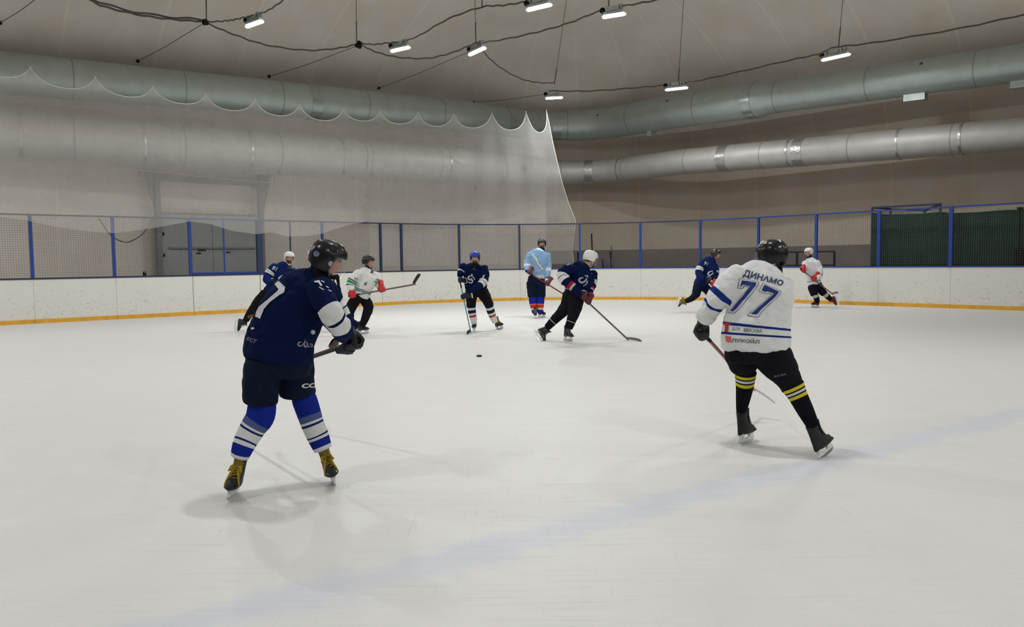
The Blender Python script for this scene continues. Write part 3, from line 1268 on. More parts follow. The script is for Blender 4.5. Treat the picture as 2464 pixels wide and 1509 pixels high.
# hanging cable loop and little things at the fence
cb = MB()
cb.tube([on_end(x, y, 1.2) for x, y in spline([(238, 526), (255, 552), (275, 572), (302, 583), (330, 573), (350, 555), (368, 526)], 5)], 0.016, 6)
tag(cb.build('loose_cable', M['cable']), 'dark cable hanging in a loop behind the fence left of the door', 'cable')
bx = MB()
c = rp(s_at(347, 1.2, 0.09), HB + 0.012, 0.06)
bx.box(c + ez * 0.055, ex * 0.035, ey * 0.03, ez * 0.055)
o = bx.build('small_box', M['black_matte'], None, False)
tag(o, 'small black box standing on the board rail left of the door', 'box')
lid = MB()
lid.box(c + ez * 0.085 - ey * 0.032, ex * 0.015, ey * 0.004, ez * 0.012)
lid.build('box_window', M['grey_plastic'], o, False)

# ------------------------------------------------------------------ right side behind the fence
# green tarp hung behind the fence
tz = [(2097, 512), (2130, 516), (2200, 515), (2265, 511), (2290, 513), (2350, 511), (2400, 507), (2464, 504), (2560, 500), (2750, 490)]
rings = []
for x, y in spline(tz, 6):
    s = s_at(x, 2.0, 0.28)
    zt_ = z_on(s, 0.28, y)
    ring = []
    for k in range(15):
        z = zt_ + (0.95 - zt_) * k / 14
        ring.append(rp(s, z, 0.30 + 0.03 * math.sin(s * 5 + z * 2) * k / 14 + 0.02 * math.sin(s * 11)))
    rings.append(ring)
tp = MB()
tp.loft(rings, caps=False, closed=False)
back = [[p + np.array([E1[0], E1[1], 0]) * 0.012 for p in r] for r in rings]
tp.loft(back, caps=False, closed=False)
o = tp.build('tarpaulin', M['tarp'], None, True, fix=False)
tag(o, 'dark green tarpaulin hung behind the fence on the right side', 'tarp')
hemm = MB()
hemm.tube([r[0] for r in rings], 0.015, 6)
hemm.build('hem_rope', mat('green_rope', (0.02, 0.12, 0.07, 1), 0.8, noise=0.2), o)
# bench shelter frame whose blue tubes stick up above the tarp
fr = MB()
q = [on_side(x, y, 0.6) for x, y in ((2099, 500), (2263, 491))]
q2 = [on_side(x, y, 1.2) for x, y in ((2143, 503), (2225, 507))]
lines = [(q[0], q[1]), (q[0] * [1, 1, 0], q[0]), (q[1] * [1, 1, 0], q[1]), (q2[0], q2[1]), (q2[0] * [1, 1, 0], q2[0]), (q2[1] * [1, 1, 0], q2[1]), (q[0], q2[0]), (q[1], q2[1])]
for a, b in lines:
    fr.bar(a, b, 0.05)
o = fr.build('shelter_frame', M['dark_fence'], None, False)
tag(o, 'blue tube frame of a bench shelter rising above the green tarp', 'shelter')
db = MB()
a = rp(s_at(2452, 1.4, 0.2), 0, 0.2)
db.box(a + ez * 0.78, np.array([E2[0], E2[1], 0]) * 0.10, np.array([E1[0], E1[1], 0]) * 0.04, ez * 0.78)
db.box(a + ez * 2.66 * 0.98, np.array([E2[0], E2[1], 0]) * 0.06, np.array([E1[0], E1[1], 0]) * 0.04, ez * 0.03)
db.bar(a + ez * 1.5, a + ez * 2.64, 0.03)
tag(db.build('speaker_post', M['black_matte'], None, False), 'black post and box at the right end of the tarp', 'post')

# low black railing near the side wall
rl = MB()
q = [on_side(x, y, 2.1) for x, y in ((1882, 607), (1918, 606.5), (2008, 604.5))]
zr = q[1][2]
rl.bar(q[0] * [1, 1, 0] + ez * zr, q[2] * [1, 1, 0] + ez * zr, 0.05)
rl.bar(q[0] * [1, 1, 0] + ez * (zr - 0.45), q[2] * [1, 1, 0] + ez * (zr - 0.45), 0.04)
for c in q:
    rl.bar(c * [1, 1, 0], c * [1, 1, 0] + ez * zr, 0.06)
tag(rl.build('railing', M['black_matte'], None, False), 'low black metal railing behind the boards near the side wall', 'railing')

# folded chair and poles near the corner
def spot(x, y, off):
    s = s_at(x, 1.4, off)
    return s, z_on(s, off, y)


ch = empty('folding_chair', rp(s_at(1464, 1.4, 0.8), 0, 0.8))
tag(ch, 'dark folding chair behind the fence near the corner', 'chair')
s0, z0 = spot(1450, 623, 0.8)
s1, z1 = spot(1469, 605, 0.8)
s2, z2 = spot(1473, 640, 0.8)
for (sa, za) in ((s0, z0), (s1, z1)):
    b = MB()
    b.bar(rp(sa + 0.08, 0, 0.8), rp(sa, za, 0.8), 0.055)
    b.build('frame_tube', M['black_matte'], ch, False)
b = MB()
n_ = 4
board_strip(b, s0, s2, 0.95, z0, 0.78, 0.81)
b.build('backrest', mat('chair_cloth', (0.09, 0.085, 0.085, 1), 0.8, noise=0.1), ch, SHARP)
b = MB()
board_strip(b, s0, s2, 0.45, 0.49, 0.45, 0.8)
b.build('seat', M['black_matte'], ch, SHARP)
b = MB()
for sa in (s0, s2):
    b.bar(rp(sa, 0, 0.45), rp(sa, 0.46, 0.45), 0.04)
b.build('front_leg', M['black_matte'], ch, False)
pl = MB()
s3, z3 = spot(1424, 562, 1.2)
pl.bar(rp(s3 + 0.06, 0, 1.2), rp(s3, z3, 1.2), 0.04)
tag(pl.build('pole', M['black_matte'], None, False), 'thin black upright pole above the white-helmeted player in the corner', 'pole')
pl = MB()
s3, z3 = spot(1471, 592, 1.6)
pl.bar(rp(s3 + 0.25, 0, 1.5), rp(s3, z3, 1.6), 0.035)
tag(pl.build('leaning_stick', mat('old_wood', (0.12, 0.10, 0.085, 1), 0.8, noise=0.1), None, False), 'thin brown stick leaning behind the folding chair', 'stick')
pl = MB()
s3, z3 = spot(1391, 606, 0.5)
pl.bar(rp(s3 + 0.05, 0, 0.5), rp(s3, z3, 0.5), 0.06)
tag(pl.build('short_post', M['black_matte'], None, False), 'short black post beside the first blue fence post right of the net', 'post')

# ------------------------------------------------------------------ lamps and cables under the vault
ZL = 6.9
LAMPS = [(593, 65, 632, 51, 'first hanging LED lamp from the left edge, beside the cable knot'),
         (941, 124, 986, 114, 'hanging LED lamp second from the left, right of the double cable knot'),
         (1129, 133, 1168, 115, 'steeply tilted LED lamp third from the left, over the sagging cable'),
         (1268, 25, 1327, 11, 'large LED lamp at the top edge, cut into by the photo border'),
         (1450, 42, 1505, 33, 'LED lamp right of the topmost lamp on the upper cable'),
         (1313, 237, 1354, 235, 'lowest and smallest LED lamp above the corner of the ducts'),
         (1601, 217, 1655, 211, 'LED lamp just above the right spiral duct, near its start'),
         (1976, 146, 2047, 130, 'farthest right LED lamp under the long rising cable')]


def lamp_mesh(a, b):
    a, b = np.asarray(a, float), np.asarray(b, float)
    c = (a + b) / 2
    L = np.linalg.norm(b - a)
    t = (b - a) / L
    x = nrm(np.cross(t, ez))
    y = np.cross(x, t)
    y = y if y[2] > 0 else -y
    root = empty('hanging_lamp', c + y * 0.25)
    d = MB()
    rings = []
    for f, sc in ((-0.5, 0.55), (-0.47, 0.85), (-0.43, 1), (0.43, 1), (0.47, 0.85), (0.5, 0.55)):
        ring = []
        for k in range(10):
            an = 2 * math.pi * k / 10
            ring.append(c + t * L * f + x * 0.058 * sc * math.cos(an) + y * 0.036 * sc * math.sin(an))
        rings.append(ring)
    d.loft(rings)
    d.build('diffuser', M['lamp'], root)
    h = MB()
    h.box(c + y * 0.062, t * L * 0.42, x * 0.06, y * 0.03)
    h.build('housing', M['galv'], root, False)
    br = MB()
    for f in (-0.32, 0.22, 0.34):
        br.box(c + t * L * f + y * 0.16, t * 0.015, x * 0.05, y * 0.07)
    br.box(c - t * L * 0.05 + y * 0.16, t * 0.13, x * 0.045, y * 0.05)
    br.build('bracket', M['galv'], root, False)
    j = MB()
    j.sphere(c - t * L * 0.5 + y * 0.15, 0.07, 0.07, 0.07, n=10, m=7)
    j.build('junction_knob', M['black_matte'], root)
    ld = bpy.data.lights.new('lamp_light', 'AREA')
    ld.shape = 'RECTANGLE'
    ld.size, ld.size_y = L * 0.9, 0.08
    ld.energy = LAMP_WATTS
    ld.color = LAMP_COLOUR
    ld.spread = LAMP_SPREAD
    lo = bpy.data.objects.new('lamp_light', ld)
    COL.objects.link(lo)
    th_ = nrm(np.array([t[0], t[1], 0]))
    xh_ = np.cross(ez, th_)
    off_ = c - y * 0.045 - np.array(root.location)
    lo.matrix_local = Matrix(((th_[0], xh_[0], 0, off_[0]), (th_[1], xh_[1], 0, off_[1]), (0, 0, 1, off_[2]), (0, 0, 0, 1)))
    lo.parent = root
    return root, c + y * 0.25


lamp_tops = []
for x0, y0, x1, y1, lb in LAMPS:
    a, b = on_z(x0, y0, ZL), on_z(x1, y1, ZL)
    if np.linalg.norm(b - a) > 0.85:
        m_ = (a + b) / 2
        a, b = m_ + (a - m_) * 0.85 / np.linalg.norm(b - a), m_ + (b - m_) * 0.85 / np.linalg.norm(b - a)
    r_, tp_ = lamp_mesh(a, b)
    tag(r_, lb, 'lamp', 'hanging lamps under the vault')
    lamp_tops.append(tp_)


def copy_tree(o, loc):
    c = o.copy()
    COL.objects.link(c)
    c.location = loc
    for chd in o.children:
        d = chd.copy()
        COL.objects.link(d)
        d.parent = c
    return c


# the same lamps continue over the rest of the rink, out of the picture; extra ones on the left are added to brighten that end
src = [o for o in bpy.data.objects if o.name == 'hanging_lamp'][0]
grid = [(e1, e2) for e1 in (-2.5, 4.5, 11.5, 18.0) for e2 in (-27, -19, -11, -3)] + [(-2.5, 5), (-2.5, 12), (1.0, 19.0), (-3.5, 15.5), (-1.5, 22.5), (4.5, 5), (4.5, 11), (11.5, 4)]
for e1, e2 in grid:
    p = P3(e1, e2, 7.1)
    if depth_of(p) > 0.5:
        px, py = proj(p)
        if py > -40 and -100 < px < IW + 100:
            continue
    c = copy_tree(src, p)
    tag(c, 'hanging LED lamp over the rink out of view, some added to brighten the left end', 'lamp', 'hanging lamps out of view')

ZC = 7.08
CABLES = [([(200, -14), (240, 12), (330, 35), (420, 47), (495, 52)], .028, 'double cable sagging from the top left edge to the left cable knot'),
          ([(495, 53), (535, 51), (560, 48), (588, 42), (630, 32), (660, 16), (700, -14)], .02, 'cable rising from the left knot past the first lamp'),
          ([(495, 55), (560, 82), (640, 108), (740, 121), (820, 115), (865, 104)], .024, 'cable sagging between the left knot and the middle knot'),
          ([(865, 104), (900, 107), (935, 103), (970, 100), (1010, 85), (1080, 45), (1160, 17), (1210, 13), (1265, 4), (1330, -12)], .022, 'cable climbing from the middle knot to the topmost lamp'),
          ([(866, 107), (905, 125), (960, 138), (1030, 140), (1090, 126), (1143, 104)], .024, 'cable sagging between the middle knot and the steeply tilted lamp'),
          ([(1143, 104), (1200, 97), (1290, 78), (1370, 55), (1440, 28), (1500, 15), (1570, 2), (1640, -14)], .024, 'cable climbing right from the tilted lamp to the upper edge'),
          ([(1160, 122), (1200, 160), (1255, 190), (1300, 199), (1335, 199)], .02, 'cable sagging from the tilted lamp to the lowest lamp'),
          ([(1320, 219), (1420, 219), (1520, 212), (1600, 205), (1660, 198), (1760, 177), (1900, 145), (1970, 130), (2010, 114), (2100, 103), (2300, 70), (2464, 35), (2640, -4), (2900, -60)], .026, 'long cable rising over the right spiral duct to the right edge')]
for pp, r_, lb in CABLES:
    pts = [on_z(x, y, ZC) for x, y in spline(pp, 6)]
    mb = MB()
    mb.tube([p + np.array([0, 0, 0.012 * math.sin(i * 1.9)]) for i, p in enumerate(pts)], r_ * 0.85, 7)
    if r_ > 0.027:
        mb.tube([p + np.array([0.03, 0.02, 0.05 + 0.02 * math.sin(i)]) for i, p in enumerate(pts)], r_ * 0.8, 7)
    tag(mb.build('power_cable', M['cable']), lb, 'cable', 'power cables under the vault')
# knots where cables meet
for x, y, lb in ((495, 52, 'dark tangled cable knot below the left drop wire'), (865, 105, 'dark cable knot in the middle of the sagging cables')):
    k = MB()
    c = on_z(x, y, ZC)
    for i in range(5):
        a = rng.normal(size=3)
        k.sphere(c + a * 0.03, 0.06, 0.06, 0.06, n=8, m=6)
    tag(k.build('cable_knot', M['black_matte']), lb, 'cable knot')
# vertical drop wires
for (x, y, x2, y2, lb) in ((497, 48, 496, 0, 'left drop wire above the left cable knot'), (858, 103, 857, 0, 'drop wire above the middle cable knot'),
                           (1145, 103, 1143, 0, 'drop wire above the steeply tilted lamp'), (1334, 204, 1356, 50, 'slanting drop wire above the lowest lamp'),
                           (1632, 203, 1645, 0, 'drop wire above the lamp near the spiral duct start'), (2018, 113, 2028, 0, 'drop wire above the farthest right lamp'),
                           (1160, 17, 1160, -20, 'short drop wire at the top beside the topmost lamp'), (1465, 20, 1465, -15, 'short drop wire above the lamp on the upper cable')):
    a = on_z(x, y, ZC)
    d = depth_of(a)
    b_ = at(x2, y2, d * 0.985)
    end = hit_dome(a, b_ - a)
    if np.linalg.norm(end - a) > 5:
        end = a + nrm(end - a) * 5
        end[2] = min(end[2], 11.4)
    k = MB()
    k.tube([a, end], 0.009, 5)
    m_ = a + nrm(end - a) * 0.5
    k.tube([a, m_], 0.016, 5)
    tag(k.build('drop_wire', M['cable']), lb, 'wire', 'drop wires from the vault')
# guy wires tied to the wall above the duct
for (x, y, x2, y2, lb) in ((490, 56, 332, 147, 'first guy wire on the left, tied above the spiral duct'), (860, 110, 648, 184, 'second guy wire from the left, tied above the spiral duct'),
                           (1130, 124, 912, 212, 'third guy wire from the left, tied above the spiral duct'), (1310, 227, 1140, 246, 'fourth guy wire, nearly level, above the netting end'),
                           (110, -20, 0, 55, 'guy wire crossing the top left corner')):
    a = on_z(x, y, ZC)
    e = hit_dome(CAM, ray(x2, y2))
    k = MB()
    k.tube([a, (a + e) / 2 - np.array([0, 0, 0.04]), e], 0.009, 5)
    o = k.build('guy_wire', M['cable'])
    tag(o, lb, 'wire', 'guy wires')
    kk = MB()
    kk.sphere(e, 0.055, 0.055, 0.055, n=8, m=6)
    kk.build('anchor', M['black_matte'], o)

# ------------------------------------------------------------------ puck
pk = MB()
c = on_z(1153, 858.5, 0.0)
pk.tube([c + ez * 0.001, c + ez * 0.004, c + ez * 0.022, c + ez * 0.026], [.035, .0385, .0385, .035], 24)
tag(pk.build('puck', M['rubber'], None, SHARP), 'black hockey puck lying on the ice in front of the blue-helmeted player', 'puck')
#PLAYERS
# ------------------------------------------------------------------ hockey players: shared builders
def cv(v):
    """vector given along the camera's right / up / away directions"""
    return CR * v[0] + CU * v[1] + CF * v[2]


def voxel_union(mb, voxel, smooth=6, factor=0.5, wrinkle=0.0, wfreq=9.0):
    me = mb.mesh('tmp')
    bm = bmesh.new()
    bm.from_mesh(me)
    bmesh.ops.recalc_face_normals(bm, faces=bm.faces)
    bm.to_mesh(me)
    bm.free()
    o = bpy.data.objects.new('tmp', me)
    COL.objects.link(o)
    md = o.modifiers.new('r', 'REMESH')
    md.mode = 'VOXEL'
    md.voxel_size = voxel
    md.use_smooth_shade = True
    if smooth:
        sm = o.modifiers.new('s', 'SMOOTH')
        sm.factor = factor
        sm.iterations = smooth
    dg = bpy.context.evaluated_depsgraph_get()
    out = bpy.data.meshes.new_from_object(o.evaluated_get(dg))
    bpy.data.objects.remove(o)
    bpy.data.meshes.remove(me)
    if wrinkle:
        V = verts(out)
        nn = np.zeros(len(V) * 3, np.float32)
        out.vertices.foreach_get('normal', nn)
        nn = nn.reshape(-1, 3)
        h = np.zeros(len(V))
        for k in range(10):
            d = rng.normal(size=3)
            d /= np.linalg.norm(d)
            f = wfreq * (0.7 + 0.25 * k)
            h += (np.abs(np.sin(V @ d * f * 1.6 + rng.uniform(0, 6.28) + 1.8 * np.sin(V @ np.roll(d, 1) * f * .8 + k))) ** 0.6 - 0.72) * 1.5 / (1 + 0.2 * k)
        V = V + nn * (h[:, None] * wrinkle / 3)
        out.vertices.foreach_set('co', V.astype(np.float32).ravel())
        out.update()
    return out


def verts(me):
    a = np.zeros(len(me.vertices) * 3, np.float32)
    me.vertices.foreach_get('co', a)
    return a.reshape(-1, 3).astype(float)


def set_attr(me, name, arr):
    a = me.attributes.new(name, 'FLOAT', 'POINT')
    a.data.foreach_set('value', np.asarray(arr, np.float32))


def chain_param(V, pts, rad):
    """for each row of V: least distance to the chain divided by its radius there, and the arc-length share 0..1"""
    seg = np.linalg.norm(np.diff(pts, axis=0), axis=1)
    cum = np.concatenate([[0], np.cumsum(seg)])
    best = np.full(len(V), 1e9)
    u = np.zeros(len(V))
    for i in range(len(pts) - 1):
        d = pts[i + 1] - pts[i]
        t = np.clip(((V - pts[i]) @ d) / max(d @ d, 1e-9), 0, 1)
        q = pts[i] + t[:, None] * d
        r = rad[i] * (1 - t) + rad[i + 1] * t
        dist = np.linalg.norm(V - q, axis=1) / r
        m = dist < best
        best[m] = dist[m]
        u[m] = (cum[i] + t[m] * seg[i]) / cum[-1]
    return best, u


class Fig:
    """a skater placed by photo pixels plus metres of depth relative to the skater's own distance d"""

    def __init__(self, d):
        self.d = d

    def W(self, x, y, dd=0.0):
        return at(x, y, self.d + dd)

    def rows(self, pts, n=5):
        P = [list(p) + [p[3]] * (5 - len(p)) for p in pts]
        S = spline(P, n)
        C = np.array([self.W(*r[:3]) for r in S])
        k = (self.d + S[:, 2]) / FPX
        return C, np.abs(S[:, 3]) * k, np.abs(S[:, 4]) * k

    def tube(self, mb, pts, n=5, sc=1.0, seg=20, sq=1.0, round_ends=True, with_u=False):
        C, A, B = self.rows(pts, n)
        A, B = A * sc, B * sc
        rings, us = [], []
        Wd = None
        seglen = np.concatenate([[0], np.cumsum(np.linalg.norm(np.diff(C, axis=0), axis=1))])
        fr = []
        for i, c in enumerate(C):
            T = nrm(C[min(i + 1, len(C) - 1)] - C[max(i - 1, 0)])
            F = nrm(c - CAM)
            x = np.cross(T, F)
            if np.linalg.norm(x) < 0.25 and Wd is not None:
                x = Wd - T * (Wd @ T)
            elif np.linalg.norm(x) < 1e-3:
                x = CR - T * (CR @ T)
            x = nrm(x)
            if Wd is not None and x @ Wd < 0:
                x = -x
            Wd = x
            fr.append((c, T, x, np.cross(x, T), A[i], B[i], seglen[i] / seglen[-1]))
        ext = []
        if round_ends:
            c, T, x, y, a, b, u = fr[0]
            ext = [(c - T * min(a, b) * 0.45, T, x, y, a * .55, b * .55, 0), (c - T * min(a, b) * 0.25, T, x, y, a * .85, b * .85, 0)]
            c, T, x, y, a, b, u = fr[-1]
            tail = [(c + T * min(a, b) * 0.12, T, x, y, a * .92, b * .92, 1), (c + T * min(a, b) * 0.18, T, x, y, a * .6, b * .6, 1)]
            fr = ext + fr + tail
        for c, T, x, y, a, b, u in fr:
            ring = []
            for k in range(seg):
                t = 2 * math.pi * k / seg
                cx, sy = math.cos(t), math.sin(t)
                if sq != 1.0:
                    cx, sy = math.copysign(abs(cx) ** sq, cx), math.copysign(abs(sy) ** sq, sy)
                ring.append(c + x * a * cx + y * b * sy)
            rings.append(ring)
            us += [u] * seg
        mb.loft(rings, True, **({'u': us} if with_u else {}))


def head_axes(face, up):
    y = nrm(cv(face))
    z = nrm(cv(up))
    x = nrm(np.cross(y, z))
    z = np.cross(x, y)
    return x, y, z


def head_into(mb, c, ax, s):
    """skull with brow, sockets, nose, lips, chin and ears"""
    X, Y, Z = ax
    n, m = 36, 28
    pts = []
    def P(th, ph):
        x, y, z = math.sin(th) * math.sin(ph), math.sin(th) * math.cos(ph), math.cos(th)
        px, py, pz = x * 0.074, y * 0.094, z * 0.118
        if z < 0:
            px *= 1 - 0.30 * (-z) ** 1.4
            if y < 0:
                py *= 1 - 0.45 * (-z)
            else:
                py *= 1 - 0.06 * (-z)
        if y > 0:
            gx = lambda c0, w: math.exp(-((x - c0) / w) ** 2)
            gz = lambda c0, w: math.exp(-((z - c0) / w) ** 2)
            py += 0.026 * gx(0, .16) * gz(-.24, .13) + 0.014 * gx(0, .12) * gz(-.06, .16)
            py += 0.006 * gx(0, .5) * gz(.14, .09)
            py -= 0.010 * (gx(.38, .18) + gx(-.38, .18)) * gz(0.0, .11)
            py += 0.007 * gx(0, .26) * (gz(-.47, .05) + gz(-.56, .06)) - 0.003 * gx(0, .3) * gz(-.515, .03)
            py += 0.012 * gx(0, .3) * gz(-.82, .16)
            py += 0.006 * (gx(.5, .2) + gx(-.5, .2)) * gz(-.22, .15)
        return c + s * (X * px + Y * py + Z * pz)
    vs = [P(0, 0)] + [P(math.pi * i / m, 2 * math.pi * k / n) for i in range(1, m) for k in range(n)] + [P(math.pi, 0)]
    fs = [(0, 1 + k, 1 + (k + 1) % n) for k in range(n)]
    for i in range(m - 2):
        for k in range(n):
            a, b = 1 + i * n + k, 1 + i * n + (k + 1) % n
            fs.append((a, a + n, b + n, b))
    L = len(vs) - 1
    o = 1 + (m - 2) * n
    fs += [(o + k, L, o + (k + 1) % n) for k in range(n)]
    mb.add(vs, fs)
    for sx in (-1, 1):
        mb.sphere(c + s * (X * 0.074 * sx - Y * 0.005 - Z * 0.012), 0.012 * s, 0.019 * s, 0.030 * s, (X, Y, Z), 10, 8)


SKIN = np.array([0.50, 0.25, 0.17])


def paint_head(me, c, ax, s, beard, collar, hair=(0.03, 0.02, 0.015)):
    V = verts(me)
    X, Y, Z = ax
    L = (V - c) / s
    x, y, z = L @ X, L @ Y, L @ Z
    col = np.tile(np.array([0.006, 0.006, 0.008]), (len(V), 1))
    head = (z > -0.125) & (z < 0.16) & (np.abs(x) < 0.1) & (np.abs(y) < 0.14)
    neck = (z > -0.165) & (z <= -0.125) & (np.abs(x) < 0.09) & (y > -0.1) & (y < 0.12)
    col[head] = SKIN
    if collar:
        col[head & (y < 0.03) & (z < -0.07)] = (0.006, 0.006, 0.008)
    else:
        col[neck] = SKIN
    col[head & ((z > 0.055) | ((y < -0.02) & (z > -0.07)))] = hair
    f = head & (y > 0.03)
    cheeks = f & (np.abs(np.abs(x) - 0.04) < 0.018) & (z < -0.01) & (z > -0.045)
    col[cheeks] = SKIN * np.array([1.05, 0.85, 0.85])
    for sx in (-1, 1):
        r = np.hypot((x - sx * 0.029) / 0.015, z / 0.0075)
        col[f & (r < 1)] = (0.55, 0.52, 0.5)
        r = np.hypot((x - sx * 0.029) / 0.0065, z / 0.0075)
        col[f & (r < 1)] = (0.03, 0.02, 0.015)
        col[f & (np.abs(x - sx * 0.031) < 0.02) & (np.abs(z - 0.0175) < 0.0032)] = hair
    col[f & (np.abs(x) < 0.022) & (np.abs(z + 0.060) < 0.007)] = (0.36, 0.10, 0.09)
    if beard:
        b = head & (y > 0.0) & (z < -0.048) & ~((np.abs(x) < 0.02) & (np.abs(z + 0.060) < 0.006))
        col[b] = np.array(beard)
        col[f & (np.abs(x) < 0.03) & (np.abs(z + 0.047) < 0.006)] = np.array(beard)
    a = me.attributes.new('tint', 'FLOAT_COLOR', 'POINT')
    rgba = np.concatenate([col, np.ones((len(V), 1))], 1).astype(np.float32)
    a.data.foreach_set('color', rgba.ravel())


def helmet(fig, parent, c, ax, s, m, visor=None, detail=False, strap='black_matte', ear=-0.085):
    X, Y, Z = ax
    rx, ry, rz, zc = 0.106, 0.132, 0.116, 0.026
    nphi, nth = 72, 22

    def low(ph):
        a = abs(math.degrees(ph))
        if a < 58:
            return 0.040
        if a < 78:
            k = (a - 58) / 20
            return 0.040 - (0.040 - ear) * k * k * (3 - 2 * k)
        return ear + (-0.05 - ear) * max(0, min(1, (a - 115) / 40))

    def P(ph, th, r):
        st, ct = math.sin(th), math.cos(th)
        sx, cy = math.sin(ph), math.cos(ph)
        e = 0.86
        qx = math.copysign(abs(sx) ** e, sx)
        qy = math.copysign(abs(cy) ** e, cy)
        k = 1 + r
        if detail or True:
            sm_ = lambda v, a_, b_: max(0.0, min(1.0, (v - a_) / (b_ - a_)))
            lat = abs(sx) * math.sin(th)
            ridge = 0.035 * (1 - sm_(lat, .26, .36)) + 0.035 * sm_(abs(ph), 1.35, 1.5) * sm_(th, .55, .7) + 0.03 * sm_(lat, .62, .7) * (1 - sm_(abs(ph), 1.2, 1.3))
            k += ridge if r > -0.05 else 0
        zz = zc + rz * (abs(ct) ** 0.9) * (1 if ct >= 0 else -1.0) * (k if ct >= 0 else 1)
        w_ = st ** 0.8 if ct >= 0 else 1 - 0.16 * (-ct) ** 1.5
        return c + s * (X * rx * w_ * qx * k + Y * (ry * w_ * qy * k - 0.006) + Z * zz)

    mb = MB()
    outer, inner = [], []
    for i in range(nth + 1):
        ro, ri = [], []
        for k in range(nphi):
            ph = 2 * math.pi * k / nphi
            ph = ph if ph <= math.pi else ph - 2 * math.pi
            zl = low(ph)
            ct = (zl - zc) / rz
            tmax = math.acos(max(-1, min(1, ct ** (1 / .9)))) if ct >= 0 else math.acos(-min(.97, (-ct) ** (1 / .9)))
            th = 0.03 + (tmax - 0.03) * i / nth
            ro.append(P(ph, th, 0.0))
            ri.append(P(ph, th, -0.09))
        outer.append(ro)
        inner.append(ri)
    mb.loft(outer + inner[::-1], True)
    h = mb.build('helmet', m, parent, math.radians(50))
    if detail:
        for ph, th, l, t in ((0.45, 0.75, .020, .006), (-0.45, 0.75, .020, .006), (0.5, 1.1, .018, .006), (-0.5, 1.1, .018, .006), (1.5, 1.0, .022, .007), (-1.5, 1.0, .022, .007), (2.5, 1.0, .02, .007), (-2.5, 1.0, .02, .007), (3.14, .8, .016, .008)):
            p, q = P(ph, th, 0.0), P(ph, th + 0.1, 0.0)
            t_ = nrm(q - p)
            nn = nrm(p - c)
            y_ = nrm(np.cross(nn, t_))
            v = MB()
            v.box(p + nn * 0.0008, t_ * l * .7 * s, y_ * t * .8 * s, nn * 0.0018 * s)
            v.build('vent_slot', M['rubber'], h, False)
    if visor:
        vm = MB()
        rings = []
        z0, z1 = 0.050, (-0.035 if visor == 'half' else -0.105)
        for j in range(7):
            z = z0 + (z1 - z0) * j / 6
            ring = []
            for k in range(25):
                ph = math.radians(-72 + 144 * k / 24)
                fl = 1.0 + 0.05 * math.sin(j / 6 * math.pi)
                ring.append(c + s * (X * 0.112 * math.sin(ph) * fl + Y * (0.142 * math.cos(ph) ** 0.9 * fl - 0.002) + Z * z))
            rings.append(ring)
        vm.loft(rings, False, closed=False)
        vm.build('visor', M['visor'], h, True, fix=False)
    st = MB()
    for sx in (-1, 1):
        st.tube([c + s * (X * sx * p[0] + Y * p[1] + Z * p[2]) for p in ((0.092, 0.02, -0.05), (0.075, 0.035, -0.095), (0.035, 0.055, -0.128), (0.0, 0.06, -0.134))], 0.006 * s, 6)
    st.build('chin_strap', M[strap], h)
    return h, P


def neck_guard(parent, c, ax, s, m, drop=0.05, top=-0.085):
    X, Y, Z = ax
    mb = MB()
    rings = []
    for z, k in ((top, .95), (top - 0.012, 1.12), (-0.145, 1.15), (-0.150 - drop, 1.42)):
        rings.append([c + s * (X * 0.066 * k * math.cos(t) + Y * (0.070 * k * math.sin(t) - 0.012) + Z * z) for t in np.linspace(0, 2 * math.pi, 24, endpoint=False)])
    mb.loft(rings, True)
    return mb.build('neck_guard', m, parent)


